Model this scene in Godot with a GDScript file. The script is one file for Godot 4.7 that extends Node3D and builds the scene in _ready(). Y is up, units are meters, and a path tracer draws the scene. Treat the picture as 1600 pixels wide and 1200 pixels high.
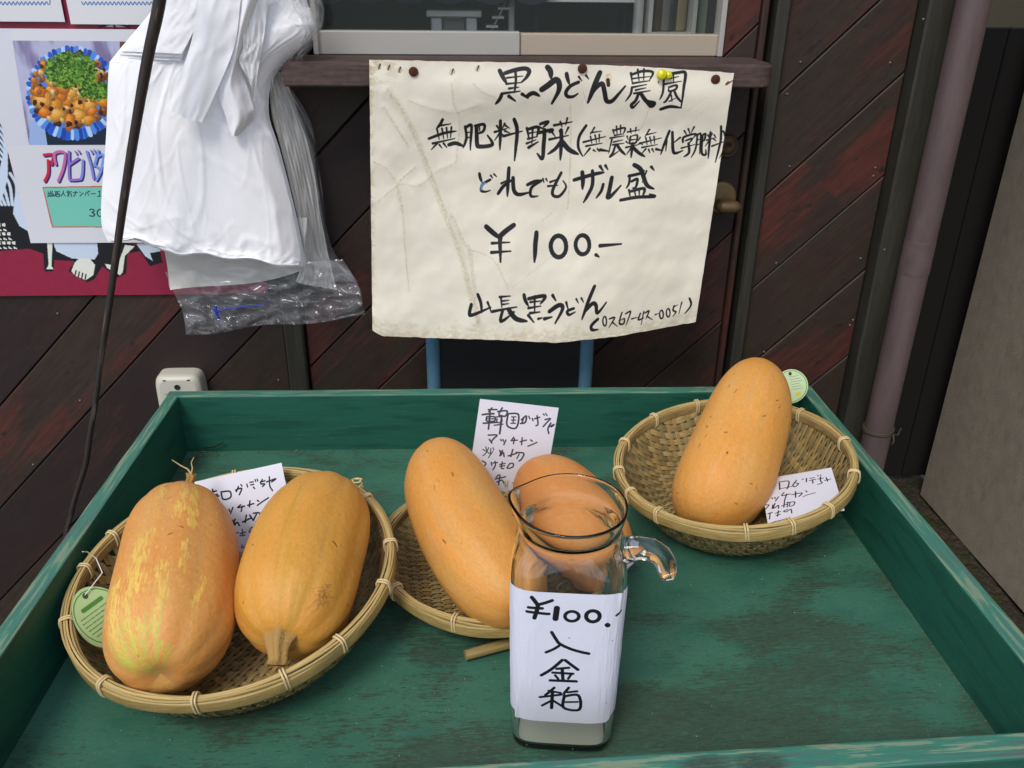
extends Node3D
# ------------------------------------------------------------------ camera model (photo is 1600 x 1200)
const CAM := Vector3(-0.0469, 0.615, 1.0851)
const PITCH := 0.452
const YAW := 0.0645
const ROLL := 0.0114
const FOC := 1345.23
const GROUND := -0.70          # the tray floor is y = 0
const WALL := -0.16            # face of the shop front
var FW: Vector3
var RT: Vector3
var UPV: Vector3
var taken := {}
var rng := RandomNumberGenerator.new()
var M := {}

func setup_axes() -> void:
	FW = Vector3(sin(YAW) * cos(PITCH), -sin(PITCH), -cos(YAW) * cos(PITCH))
	var r0 := Vector3(cos(YAW), 0, sin(YAW))
	var u0 := r0.cross(FW)
	RT = r0 * cos(ROLL) + u0 * sin(ROLL)
	UPV = u0 * cos(ROLL) - r0 * sin(ROLL)

func ray(x: float, y: float) -> Vector3:
	return FW + RT * (x - 800.0) / FOC - UPV * (y - 600.0) / FOC
func onz(x: float, y: float, z: float) -> Vector3:
	var d := ray(x, y)
	return CAM + d * ((z - CAM.z) / d.z)
func ony(x: float, y: float, h: float) -> Vector3:
	var d := ray(x, y)
	return CAM + d * ((h - CAM.y) / d.y)

# ------------------------------------------------------------------ mesh builder
class MB:
	var v := PackedVector3Array()
	var n := PackedVector3Array()
	var uv := PackedVector2Array()
	var c := PackedColorArray()
	var ix := PackedInt32Array()
	var tint := Color(1, 1, 1)
	func vert(p: Vector3, nn: Vector3, t := Vector2.ZERO) -> int:
		v.append(p); n.append(nn); uv.append(t); c.append(tint)
		return v.size() - 1
	# rows run down, columns run right as seen from the front
	func grid(rows: Array, wrap := false, uvs := [], cols := []) -> void:
		var h: int = rows.size()
		var w: int = rows[0].size()
		var b := v.size()
		for i in h:
			for j in w:
				var i0: int = max(i - 1, 0)
				var i1: int = min(i + 1, h - 1)
				var j0: int = j - 1
				var j1: int = j + 1
				if wrap:
					j0 = (j0 + w) % w; j1 = j1 % w
				else:
					j0 = max(j0, 0); j1 = min(j1, w - 1)
				var du: Vector3 = rows[i][j1] - rows[i][j0]
				var dv: Vector3 = rows[i1][j] - rows[i0][j]
				var nn := dv.cross(du)
				if nn.length_squared() < 1e-18:
					var ia: int = clamp(i, 1, h - 2)
					nn = (rows[min(ia + 1, h - 1)][j] - rows[max(ia - 1, 0)][j]).cross(rows[ia][j1] - rows[ia][j0])
				v.append(rows[i][j]); n.append(nn.normalized())
				uv.append(uvs[i][j] if uvs.size() > 0 else Vector2(float(j) / (w - 1), float(i) / (h - 1)))
				c.append(cols[i][j] if cols.size() > 0 else tint)
		var ww: int = w if wrap else w - 1
		for i in h - 1:
			for j in ww:
				var a: int = b + i * w + j
				var a2: int = b + i * w + (j + 1) % w
				var d: int = a + w
				var d2: int = a2 + w
				ix.append_array([a, a2, d2, a, d2, d])
	func poly(ps: Array, out: Vector3, uvs := []) -> void:
		var nn := Vector3.ZERO
		for k in range(1, ps.size() - 1):
			nn += (ps[k + 1] - ps[0]).cross(ps[k] - ps[0])
		var flip := nn.dot(out) < 0
		nn = nn.normalized() * (-1.0 if flip else 1.0)
		var b := v.size()
		for k in ps.size():
			vert(ps[k], nn, uvs[k] if uvs.size() > 0 else Vector2(ps[k].x, ps[k].y))
		for k in range(1, ps.size() - 1):
			if flip: ix.append_array([b, b + k + 1, b + k])
			else: ix.append_array([b, b + k, b + k + 1])
	# chamfered box; uv in metres along the two longer axes of each face
	func cbox(ctr: Vector3, half: Vector3, bev := 0.002, bas := Basis.IDENTITY, us := 1.0) -> void:
		bev = min(bev, min(half.x, min(half.y, half.z)) * 0.9)
		var f := func(a: int, s: Array) -> Vector3:
			var p := Vector3.ZERO
			for k in 3:
				p[k] = s[k] * (half[k] if k == a else half[k] - bev)
			return p
		for a in 3:
			var b: int = (a + 1) % 3
			var d: int = (a + 2) % 3
			for sa in [-1, 1]:
				var q := []
				var t := []
				for e in [[-1, -1], [1, -1], [1, 1], [-1, 1]]:
					var s := [0, 0, 0]
					s[a] = sa; s[b] = e[0]; s[d] = e[1]
					var p: Vector3 = f.call(a, s)
					q.append(ctr + bas * p)
					t.append(Vector2(p[b], p[d]) * us if half[b] >= half[d] else Vector2(p[d], p[b]) * us)
				var o := Vector3.ZERO
				o[a] = sa
				poly(q, bas * o, t)
				for sb in [-1, 1]:
					var s1 := [0, 0, 0]
					s1[a] = sa; s1[b] = sb; s1[d] = -1
					var s2 := s1.duplicate()
					s2[d] = 1
					var o2 := Vector3.ZERO
					o2[a] = sa; o2[b] = sb
					var qq := [f.call(a, s1), f.call(a, s2), f.call(b, s2), f.call(b, s1)]
					poly([ctr + bas * qq[0], ctr + bas * qq[1], ctr + bas * qq[2], ctr + bas * qq[3]], bas * o2, [Vector2(qq[0][d], qq[0][a]) * us, Vector2(qq[1][d], qq[1][a]) * us, Vector2(qq[2][d], qq[2][a]) * us, Vector2(qq[3][d], qq[3][a]) * us])
		for sx in [-1, 1]:
			for sy in [-1, 1]:
				for sz in [-1, 1]:
					var s := [sx, sy, sz]
					poly([ctr + bas * f.call(0, s), ctr + bas * f.call(1, s), ctr + bas * f.call(2, s)], bas * Vector3(sx, sy, sz))
	# convex outline in the xy plane pushed from z0 to z1 with a chamfered front; uv along direction dir
	func prism(pl: PackedVector2Array, z0: float, z1: float, inset: float, dir := Vector2(1, 0), off := Vector2.ZERO, us := 1.0) -> void:
		var ctr := Vector2.ZERO
		for p in pl: ctr += p
		ctr /= pl.size()
		var inn := Geometry2D.offset_polygon(pl, -inset)
		var top: PackedVector2Array = inn[0] if inn.size() > 0 else pl
		var tx := func(p: Vector2) -> Vector2:
			return Vector2(p.dot(dir), p.dot(dir.orthogonal())) * us + off
		var q := []
		var t := []
		for p in top:
			q.append(Vector3(p.x, p.y, z1)); t.append(tx.call(p))
		poly(q, Vector3(0, 0, 1), t)
		var same: bool = top.size() == pl.size()
		var zz := z1 - inset
		if same:
			# match up the nearest corner
			var k0 := 0
			var bd := 1e9
			for k in top.size():
				if top[k].distance_to(pl[0]) < bd:
					bd = top[k].distance_to(pl[0]); k0 = k
			for k in pl.size():
				var a := pl[k]
				var b := pl[(k + 1) % pl.size()]
				var ta := top[(k + k0) % top.size()]
				var tb := top[(k + 1 + k0) % top.size()]
				var o := (a + b) * 0.5 - ctr
				poly([Vector3(a.x, a.y, zz), Vector3(b.x, b.y, zz), Vector3(tb.x, tb.y, z1), Vector3(ta.x, ta.y, z1)], Vector3(o.x, o.y, 0.3 * o.length()), [tx.call(a), tx.call(b), tx.call(tb), tx.call(ta)])
		else:
			zz = z1
		for k in pl.size():
			var a := pl[k]
			var b := pl[(k + 1) % pl.size()]
			var o := (a + b) * 0.5 - ctr
			poly([Vector3(a.x, a.y, z0), Vector3(b.x, b.y, z0), Vector3(b.x, b.y, zz), Vector3(a.x, a.y, zz)], Vector3(o.x, o.y, 0), [tx.call(a), tx.call(b), tx.call(b), tx.call(a)])
	func tube(ps: Array, rs: Array, sides := 10, cap := true, closed := false) -> void:
		var rows := []
		var uvs := []
		var nrm := Vector3.ZERO
		var run := 0.0
		var cnt: int = ps.size()
		for i in cnt:
			var t: Vector3
			if closed: t = ps[(i + 1) % cnt] - ps[(i - 1 + cnt) % cnt]
			else: t = ps[min(i + 1, cnt - 1)] - ps[max(i - 1, 0)]
			t = t.normalized()
			if nrm == Vector3.ZERO:
				nrm = t.cross(Vector3.UP if abs(t.y) < 0.9 else Vector3.RIGHT).normalized()
			nrm = (nrm - t * nrm.dot(t)).normalized()
			var bn := t.cross(nrm)
			if i > 0: run += ps[i].distance_to(ps[i - 1])
			var row := PackedVector3Array()
			var ur := PackedVector2Array()
			var rad: float = rs[min(i, rs.size() - 1)]
			for k in sides:
				var an := -TAU * k / sides
				row.append(ps[i] + (nrm * cos(an) + bn * sin(an)) * rad)
				ur.append(Vector2(run, float(k) / sides))
			rows.append(row); uvs.append(ur)
		if closed:
			rows.append(rows[0]); uvs.append(uvs[0])
		elif cap:
			var f := PackedVector3Array()
			var l := PackedVector3Array()
			for k in sides:
				f.append(ps[0]); l.append(ps[cnt - 1])
			rows.push_front(rows[0].duplicate()); uvs.push_front(uvs[0]); rows.push_front(f); uvs.push_front(uvs[0])
			rows.append(rows[rows.size() - 1].duplicate()); uvs.append(uvs[uvs.size() - 1]); rows.append(l); uvs.append(uvs[uvs.size() - 1])
		grid(rows, true, uvs)
	# surface of revolution about y: list of [radius, height]
	func lathe(pr: Array, sides := 32, at := Vector3.ZERO) -> void:
		var rows := []
		for p in pr:
			var row := PackedVector3Array()
			for k in sides:
				var an := TAU * k / sides
				row.append(at + Vector3(cos(an) * p[0], p[1], -sin(an) * p[0]))
			rows.append(row)
		grid(rows, true)
	func mesh() -> ArrayMesh:
		var a := []
		a.resize(Mesh.ARRAY_MAX)
		a[Mesh.ARRAY_VERTEX] = v; a[Mesh.ARRAY_NORMAL] = n; a[Mesh.ARRAY_TEX_UV] = uv; a[Mesh.ARRAY_COLOR] = c; a[Mesh.ARRAY_INDEX] = ix
		var m := ArrayMesh.new()
		m.add_surface_from_arrays(Mesh.PRIMITIVE_TRIANGLES, a)
		return m

# ------------------------------------------------------------------ nodes
func numbered(called: String) -> String:
	if not taken.has(called):
		taken[called] = 0
		return called
	taken[called] += 1
	return "%s_%03d" % [called, taken[called]]
func meta(o: Node, label: String, category: String, group := "", kind := "") -> Node:
	if label: o.set_meta("label", label)
	if category: o.set_meta("category", category)
	if group: o.set_meta("group", group)
	if kind: o.set_meta("kind", kind)
	return o
func thing(called: String, label: String, category: String, at := Vector3.ZERO, bas := Basis.IDENTITY, group := "") -> Node3D:
	var o := Node3D.new()
	o.name = numbered(called)
	add_child(o)
	o.transform = Transform3D(bas, at)
	meta(o, label, category, group)
	return o
func obj(called: String, m, material: Material, parent: Node = null, at := Vector3.ZERO, bas := Basis.IDENTITY) -> MeshInstance3D:
	var o := MeshInstance3D.new()
	o.mesh = m.mesh() if m is MB else m
	o.material_override = material
	if parent == null:
		o.name = numbered(called); add_child(o)
	else:
		o.name = called; parent.add_child(o, true)
	o.transform = Transform3D(bas, at)
	return o

# ------------------------------------------------------------------ materials and textures
func mat(col: Color, rough := 0.8, tex: Texture2D = null, metal := 0.0) -> StandardMaterial3D:
	var m := StandardMaterial3D.new()
	m.albedo_color = col
	m.roughness = rough
	m.metallic = metal
	if tex: m.albedo_texture = tex
	m.cull_mode = BaseMaterial3D.CULL_DISABLED
	return m
func itex(im: Image) -> ImageTexture:
	return ImageTexture.create_from_image(im)
func noise(seed_: int, freq: float, oct := 4) -> FastNoiseLite:
	var f := FastNoiseLite.new()
	f.seed = seed_; f.frequency = freq; f.fractal_octaves = oct
	f.noise_type = FastNoiseLite.TYPE_SIMPLEX_SMOOTH
	return f
func bumptex(seed_: int, freq: float, size := 256, strength := 4.0) -> NoiseTexture2D:
	var t := NoiseTexture2D.new()
	t.width = size; t.height = size; t.seamless = true; t.as_normal_map = true; t.bump_strength = strength
	t.noise = noise(seed_, freq, 4)
	return t
func bump(m: StandardMaterial3D, t: Texture2D, amount: float, tri := 0.0) -> StandardMaterial3D:
	m.normal_enabled = true; m.normal_texture = t; m.normal_scale = amount
	if tri > 0.0:
		m.uv1_triplanar = true; m.uv1_scale = Vector3.ONE * tri
	return m
func paint(w: int, h: int, f: Callable) -> Image:
	var im := Image.create(w, h, false, Image.FORMAT_RGB8)
	for y in h:
		for x in w:
			im.set_pixel(x, y, f.call(x, y))
	return im
func sst(a: float, b: float, x: float) -> float:
	var t := clampf((x - a) / (b - a), 0.0, 1.0)
	return t * t * (3.0 - 2.0 * t)

# print: strokes and filled outlines in an image
func stamp(im: Image, a: Vector2, b: Vector2, ra: float, rb: float, col: Color) -> void:
	var rm := maxf(ra, rb) + 1.0
	var x0 := maxi(0, int(minf(a.x, b.x) - rm))
	var x1 := mini(im.get_width() - 1, int(maxf(a.x, b.x) + rm) + 1)
	var y0 := maxi(0, int(minf(a.y, b.y) - rm))
	var y1 := mini(im.get_height() - 1, int(maxf(a.y, b.y) + rm) + 1)
	var d := b - a
	var l2 := maxf(d.length_squared(), 1e-6)
	for y in range(y0, y1 + 1):
		for x in range(x0, x1 + 1):
			var p := Vector2(x + 0.5, y + 0.5)
			var t := clampf((p - a).dot(d) / l2, 0.0, 1.0)
			var cov := clampf(lerpf(ra, rb, t) - p.distance_to(a + d * t) + 0.5, 0.0, 1.0) * col.a
			if cov > 0.0:
				var o := im.get_pixel(x, y)
				im.set_pixel(x, y, Color(lerpf(o.r, col.r, cov), lerpf(o.g, col.g, cov), lerpf(o.b, col.b, cov)))
func smooth_line(ps: PackedVector2Array) -> PackedVector2Array:
	if ps.size() < 3: return ps
	var o := PackedVector2Array()
	for i in ps.size() - 1:
		var p0 := ps[maxi(i - 1, 0)]
		var p3 := ps[mini(i + 2, ps.size() - 1)]
		for k in 5:
			o.append(ps[i].cubic_interpolate(ps[i + 1], p0, p3, k / 5.0))
	o.append(ps[ps.size() - 1])
	return o
# data: strokes "w x y x y ..." parted by ";" ("e w cx cy rx ry" is a ring); place maps zoom coordinates to texels
func ink(im: Image, data: String, place: Callable, wscale: float, col: Color, brush := true) -> void:
	for st in data.split(";", false):
		var tok := st.strip_edges().split(" ", false)
		if tok.size() < 3: continue
		var ring: bool = tok[0] == "e"
		var q := []
		for k in range(1 if ring else 0, tok.size()): q.append(float(tok[k]))
		var ps := PackedVector2Array()
		var w: float = q[0] * wscale
		if ring:
			for k in 21:
				var an := -1.9 + TAU * k / 20.0
				ps.append(place.call(q[1] + cos(an) * q[3], q[2] + sin(an) * q[4]))
		else:
			var k := 1
			while k + 1 < q.size():
				ps.append(place.call(q[k], q[k + 1])); k += 2
			if ps.size() == 1: ps.append(ps[0] + Vector2(0.5, 0.5))
			ps = smooth_line(ps)
		var cnt := ps.size()
		var dst := im
		var off := Vector2.ZERO
		var box := Rect2(ps[0], Vector2.ZERO)
		var full := col
		if col.a < 1.0:
			for p in ps: box = box.expand(p)
			box = box.grow(w * 0.5 + 2.0)
			box = Rect2(box.position.floor(), box.size.ceil())
			dst = Image.create(maxi(1, int(box.size.x)), maxi(1, int(box.size.y)), false, Image.FORMAT_RGB8)
			off = box.position
			full = Color(1, 1, 1)
		for k in cnt - 1:
			var t0 := float(k) / (cnt - 1)
			var t1 := float(k + 1) / (cnt - 1)
			var ra := w * 0.5
			var rb := w * 0.5
			if brush and not ring:
				ra *= width_at(t0); rb *= width_at(t1)
			stamp(dst, ps[k] - off, ps[k + 1] - off, ra, rb, full)
		if col.a < 1.0:
			for y in dst.get_height():
				for x in dst.get_width():
					var g := dst.get_pixel(x, y).r * col.a
					var X := x + int(off.x)
					var Y := y + int(off.y)
					if g > 0.003 and X >= 0 and Y >= 0 and X < im.get_width() and Y < im.get_height():
						g *= clampf(0.75 + 1.1 * noise_a.get_noise_2d(X * 0.09, Y * 0.09), 0.15, 1.4)
						im.set_pixel(X, Y, im.get_pixel(X, Y).lerp(col, clampf(g, 0.0, 1.0)))
func width_at(t: float) -> float:
	return 0.72 + 0.34 * sin(PI * (0.25 + 0.75 * t)) - 0.3 * sst(0.7, 1.0, t)
func fill(im: Image, ps: PackedVector2Array, col: Color) -> void:
	var y0 := 1e9
	var y1 := -1e9
	for p in ps:
		y0 = minf(y0, p.y); y1 = maxf(y1, p.y)
	for y in range(maxi(0, int(y0)), mini(im.get_height() - 1, int(y1)) + 1):
		var xs := []
		var yy := y + 0.5
		for k in ps.size():
			var a := ps[k]
			var b := ps[(k + 1) % ps.size()]
			if (a.y <= yy) != (b.y <= yy):
				xs.append(a.x + (yy - a.y) / (b.y - a.y) * (b.x - a.x))
		xs.sort()
		var k := 0
		while k + 1 < xs.size():
			for x in range(maxi(0, int(round(xs[k]))), mini(im.get_width(), int(round(xs[k + 1])))):
				im.set_pixel(x, y, col)
			k += 2

# ================================================================== scene
func _ready() -> void:
	setup_axes()
	rng.seed = 77
	var cam := Camera3D.new()
	cam.name = "camera"
	cam.transform = Transform3D(Basis(RT, UPV, -FW), CAM)
	cam.fov = rad_to_deg(2.0 * atan(600.0 / FOC))
	cam.near = 0.02; cam.far = 200.0
	add_child(cam)
	cam.current = true
	var env := Environment.new()
	env.background_mode = Environment.BG_SKY
	var sky := Sky.new()
	var sm := ProceduralSkyMaterial.new()
	sm.sky_top_color = Color(0.80, 0.85, 0.95)
	sm.sky_horizon_color = Color(0.86, 0.88, 0.92)
	sm.sky_curve = 0.2
	sm.ground_bottom_color = Color(0.25, 0.25, 0.25)
	sm.ground_horizon_color = Color(0.45, 0.45, 0.45)
	sky.sky_material = sm
	env.sky = sky
	env.tonemap_mode = Environment.TONE_MAPPER_LINEAR
	env.tonemap_exposure = 1.58
	env.sdfgi_enabled = true; env.ssao_enabled = true; env.ssil_enabled = true
	var we := WorldEnvironment.new()
	we.name = "environment"
	we.environment = env
	add_child(we)
	var sun := DirectionalLight3D.new()
	sun.name = "sun"
	sun.light_energy = 0.4
	sun.light_angular_distance = 20.0
	sun.light_color = Color(1.0, 0.97, 0.93)
	sun.shadow_enabled = true
	add_child(sun)
	sun.look_at_from_position(Vector3(-1.2, 3.0, 2.2), Vector3.ZERO)

	make_materials()
	ground_and_surroundings()
	shop_front()
	shop_door()
	drain_pipe()
	room_things()
	wall_posters()
	wall_outlet()
	panel_stand()
	tray()
	baskets()
	pumpkins()
	sign_sheet()
	price_cards()
	round_tags()
	jug()
	bag_bundle()
	rod()
	debris()

func make_materials() -> void:
	# dark stained timber: grain along u; the reddish worn areas are bare, sun-bleached wood
	var n1 := noise(3, 1.0, 3)
	var n2 := noise(9, 1.0, 4)
	for k in 4:
		var im := paint(384, 384, func(xi: int, yi: int) -> Color:
			var x := xi / 0.75
			var y := yi / 0.75
			var g := n1.get_noise_2d(x * 0.010 + k * 40, y * 0.14)
			var f := n1.get_noise_2d(x * 0.04, y * 0.9 + k * 90)
			var wear := sst(0.0, 0.55, n2.get_noise_2d(x * 0.0035 + k * 17.0, y * 0.011) + 0.10 * f + 0.18 * g + [-0.20, 0.02, 0.22, -0.24][k])
			var base := Color(0.215, 0.128, 0.088).lerp(Color(0.20, 0.155, 0.105), clampf(0.5 + 0.9 * n2.get_noise_2d(x * 0.006, y * 0.012 + 200) + [0.3, 0.1, 0.1, -0.5][k], 0.0, 1.0))
			if k == 3: base = Color(base.r * 0.72, base.g * 0.68, base.b * 0.78)
			base = base.lerp(Color(0.37, 0.15, 0.105), wear * [0.6, 0.7, 0.8, 0.5][k])
			var kn := n2.get_noise_2d(x * 0.02 + 70.0 * k, y * 0.05 + 30.0)
			base = base.lerp(Color(0.10, 0.075, 0.06), sst(0.52, 0.62, kn) * 0.8)
			var s := 0.90 * (1.0 + 0.16 * g + 0.17 * f)
			return Color(base.r * s, base.g * s, base.b * s))
		var m := mat(Color(1, 1, 1), 0.62, itex(im))
		bump(m, bumptex(5 + k, 0.06, 256, 2.0), 0.10)
		M["board%d" % k] = m
	var post_im := paint(256, 256, func(x: int, y: int) -> Color:
		var s := 1.0 + 0.25 * n1.get_noise_2d(x * 0.03, y * 0.5) + 0.2 * n2.get_noise_2d(x * 0.01, y * 0.02)
		return Color(0.185 * s, 0.18 * s, 0.145 * s))
	M.post = mat(Color(1, 1, 1), 0.6, itex(post_im))
	M.post.uv1_scale = Vector3(1.5, 3.0, 1)
	var sill_im := paint(256, 256, func(x: int, y: int) -> Color:
		var s := 1.0 + 0.3 * n1.get_noise_2d(x * 0.02, y * 0.3) + 0.15 * n2.get_noise_2d(x * 0.1, y * 0.1)
		return Color(0.30 * s, 0.235 * s, 0.225 * s))
	M.sill = mat(Color(1, 1, 1), 0.7, itex(sill_im))
	M.dark = mat(Color(0.10, 0.09, 0.08), 0.8)
	M.alu = mat(Color(0.70, 0.69, 0.66), 0.45, null, 0.2)
	M.steel = mat(Color(0.75, 0.75, 0.74), 0.3, null, 0.8)
	M.brass = mat(Color(0.46, 0.38, 0.26), 0.45, null, 0.4)
	M.oldbrass = mat(Color(0.30, 0.23, 0.15), 0.5, null, 0.5)
	M.nail = mat(Color(0.55, 0.53, 0.5), 0.45, null, 0.6)
	M.rust = mat(Color(0.30, 0.15, 0.09), 0.85)
	bump(M.rust, bumptex(31, 0.1, 128, 6.0), 0.6, 60.0)
	M.paper = mat(Color(0.90, 0.905, 0.94), 0.85)
	M.paper_back = M.paper

# ------------------------------------------------------------------ ground, passage and neighbours
func ground_and_surroundings() -> void:
	var n2 := noise(21, 1.0, 5)
	var gim := paint(256, 256, func(x: int, y: int) -> Color:
		var s := 1.0 + 0.35 * n2.get_noise_2d(x * 0.2, y * 0.2) + 0.25 * n2.get_noise_2d(x * 0.02, y * 0.02)
		return Color(0.40 * s, 0.395 * s, 0.38 * s))
	var gm := mat(Color(1, 1, 1), 0.95, itex(gim))
	gm.uv1_triplanar = true; gm.uv1_world_triplanar = true; gm.uv1_scale = Vector3.ONE * 1.5
	var m := MB.new()
	m.poly([Vector3(-60, GROUND, 60), Vector3(60, GROUND, 60), Vector3(60, GROUND, -60), Vector3(-60, GROUND, -60)], Vector3.UP)
	meta(obj("ground", m, gm), "", "", "", "structure")
	var pim := paint(256, 256, func(x: int, y: int) -> Color:
		var s := 1.0 + 0.5 * n2.get_noise_2d(x * 0.15, y * 0.15)
		var moss := sst(-0.1, 0.35, n2.get_noise_2d(x * 0.03 + 50, y * 0.03))
		var c := Color(0.23, 0.20, 0.16).lerp(Color(0.19, 0.21, 0.09), moss)
		return Color(c.r * s, c.g * s, c.b * s))
	var pm := mat(Color(1, 1, 1), 0.95, itex(pim))
	pm.uv1_triplanar = true; pm.uv1_world_triplanar = true; pm.uv1_scale = Vector3.ONE * 2.2
	bump(pm, bumptex(40, 0.05, 256, 8.0), 1.0)
	M.soil = pm
	# uneven soil of the passage
	var rows := []
	for i in 41:
		var row := PackedVector3Array()
		for j in 25:
			var x := lerpf(0.60, 1.26, j / 24.0)
			var z := lerpf(-1.3, 1.2, i / 40.0)
			row.append(Vector3(x, GROUND + 0.012 + 0.014 * n2.get_noise_2d(x * 9, z * 9) + 0.008 * n2.get_noise_2d(x * 30, z * 30), z))
		rows.append(row)
	m = MB.new()
	m.grid(rows)
	meta(obj("soil_path", m, pm), "", "", "", "structure")
	# kerb block and stones
	var st_im := paint(128, 128, func(x: int, y: int) -> Color:
		var s := 1.0 + 0.5 * n2.get_noise_2d(x * 0.25, y * 0.25)
		var c := Color(0.30, 0.28, 0.24).lerp(Color(0.22, 0.24, 0.13), sst(0.0, 0.4, n2.get_noise_2d(x * 0.06, y * 0.06 + 80)))
		return Color(c.r * s, c.g * s, c.b * s))
	var sm := mat(Color(1, 1, 1), 0.95, itex(st_im))
	sm.uv1_triplanar = true; sm.uv1_scale = Vector3.ONE * 9.0
	for k in 18:
		var px := 0.0
		var p := Vector3.ZERO
		var big := rng.randf_range(0.012, 0.035)
		if k < 4:
			p = Vector3(0.86 + 0.02 * k, GROUND + 0.03, -0.75 + 0.17 * k); big = 0.075
		else:
			p = Vector3(rng.randf_range(0.72, 1.2), GROUND + 0.008, rng.randf_range(-0.85, 0.2))
		px = rng.randf() * 50.0
		var rr := []
		for i in 9:
			var row := PackedVector3Array()
			for j in 12:
				var a := TAU * j / 12.0
				var b := PI * i / 8.0
				var d := Vector3(sin(b) * cos(a), cos(b) * 0.6, -sin(b) * sin(a))
				row.append(d * big * (1.0 + 0.55 * n2.get_noise_3d(d.x * 0.8 + px, d.y * 0.8, d.z * 0.8)))
			rr.append(row)
		m = MB.new()
		m.grid(rr, true)
		var o := obj("stone", m, sm, null, p, Basis(Vector3.UP, rng.randf() * TAU))
		meta(o, "large mossy stone by the drainpipe foot" if k < 4 else "small grey stone on the mossy passage soil", "stone", "stones in the passage")
	# neighbour with rough render
	var wim := paint(512, 512, func(x: int, y: int) -> Color:
		var s := 1.0 + 0.22 * n2.get_noise_2d(x * 1.1, y * 1.1) + 0.06 * n2.get_noise_2d(x * 0.012, y * 0.012)
		var st := sst(0.1, 0.5, n2.get_noise_2d(x * 0.02, y * 0.006 + 33))
		var c := Color(0.65, 0.615, 0.56).lerp(Color(0.62, 0.59, 0.52), st)
		return Color(c.r * s, c.g * s, c.b * s))
	var wm := mat(Color(1, 1, 1), 0.95, itex(wim))
	wm.uv1_triplanar = true; wm.uv1_world_triplanar = true; wm.uv1_scale = Vector3.ONE * 2.6
	bump(wm, bumptex(55, 0.3, 512, 5.0), 0.5)
	var t := thing("rendered_building", "grey brown building with rough rendered wall across the passage", "building", Vector3(1.205, GROUND, 0))
	m = MB.new()
	m.cbox(Vector3(1.2, 1.9, 0.57), Vector3(1.2, 1.9, 1.43), 0.02)
	obj("wall", m, wm, t)
	m = MB.new()
	m.cbox(Vector3(1.2, 3.85, 0.57), Vector3(1.3, 0.05, 1.53), 0.01)
	obj("roof", m, M.dark, t)
	# gate of upright planks that closes the passage, and the pale wall beyond it
	var g := thing("plank_gate", "nearly black gate of upright planks closing the narrow passage", "gate", Vector3(0.66, GROUND, -0.93))
	var top := onz(1570, 42, -0.93).y - GROUND
	for k in 10:
		m = MB.new()
		m.cbox(Vector3(0.045 + k * 0.088, 0.03 + (top - 0.03) * 0.5, 0), Vector3(0.0425, (top - 0.03) * 0.5, 0.010), 0.003)
		obj("plank", m, M.dark, g)
	for y in [0.25, top - 0.12]:
		m = MB.new()
		m.cbox(Vector3(0.44, y, -0.022), Vector3(0.435, 0.035, 0.0115), 0.002)
		obj("rail", m, M.dark, g)
	for x in [0.005, 0.86]:
		m = MB.new()
		m.cbox(Vector3(x, top * 0.5, -0.05), Vector3(0.02, top * 0.5, 0.02), 0.002)
		obj("post", m, M.dark, g)
	var w2 := thing("siding_wall", "pale horizontal siding glimpsed over the dark plank gate", "wall", Vector3(0.7, GROUND, -2.6))
	for k in 16:
		m = MB.new()
		m.cbox(Vector3(0.9, 0.06 + k * 0.122, 0.0), Vector3(1.3, 0.06, 0.012), 0.004, Basis(Vector3.RIGHT, 0.08))
		obj("siding_board", m, mat(Color(0.40, 0.37, 0.30), 0.8), w2)

# ------------------------------------------------------------------ the shop front
func diagonal_boards(parent: Node, x0: float, x1: float, y0: float, y1: float, phase: float, hole: Rect2, kinds: Array, zf: float) -> void:
	var pitch := 0.145
	var rect := PackedVector2Array([Vector2(x0, y0), Vector2(x1, y0), Vector2(x1, y1), Vector2(x0, y1)])
	var pieces := []
	var k0 := int(floor((y0 - x1 - phase) / pitch)) - 1
	var k1 := int(ceil((y1 - x0 - phase) / pitch)) + 1
	for k in range(k0, k1):
		var c0 := phase + k * pitch + 0.0012
		var c1 := phase + (k + 1) * pitch - 0.0012
		var strip := PackedVector2Array([Vector2(x0 - 1, x0 - 1 + c0), Vector2(x1 + 1, x1 + 1 + c0), Vector2(x1 + 1, x1 + 1 + c1), Vector2(x0 - 1, x0 - 1 + c1)])
		for p in Geometry2D.intersect_polygons(strip, rect):
			if hole.size.x > 0:
				# cut into left, right, below and above the window
				for r in [Rect2(x0, y0, x1 - x0, hole.position.y - y0), Rect2(x0, hole.end.y, x1 - x0, y1 - hole.end.y), Rect2(x0, hole.position.y, hole.position.x - x0, hole.size.y), Rect2(hole.end.x, hole.position.y, x1 - hole.end.x, hole.size.y)]:
					var rp := PackedVector2Array([r.position, Vector2(r.end.x, r.position.y), r.end, Vector2(r.position.x, r.end.y)])
					for q in Geometry2D.intersect_polygons(p, rp):
						pieces.append([k, q])
			else:
				pieces.append([k, p])
	for e in pieces:
		var pl: PackedVector2Array = e[1]
		if pl.size() < 3: continue
		var area := 0.0
		for i in pl.size(): area += pl[i].cross(pl[(i + 1) % pl.size()])
		if abs(area) < 0.0006: continue
		var m := MB.new()
		var kk: int = posmod(e[0], kinds.size())
		m.prism(pl, zf - 0.016, zf + 0.0008 * rng.randf_range(-1, 1), 0.0016, Vector2(1, 1).normalized(), Vector2(rng.randf() * 3, rng.randf() * 3), 1.6)
		obj("board", m, M["board%d" % kinds[kk]], parent)

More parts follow.
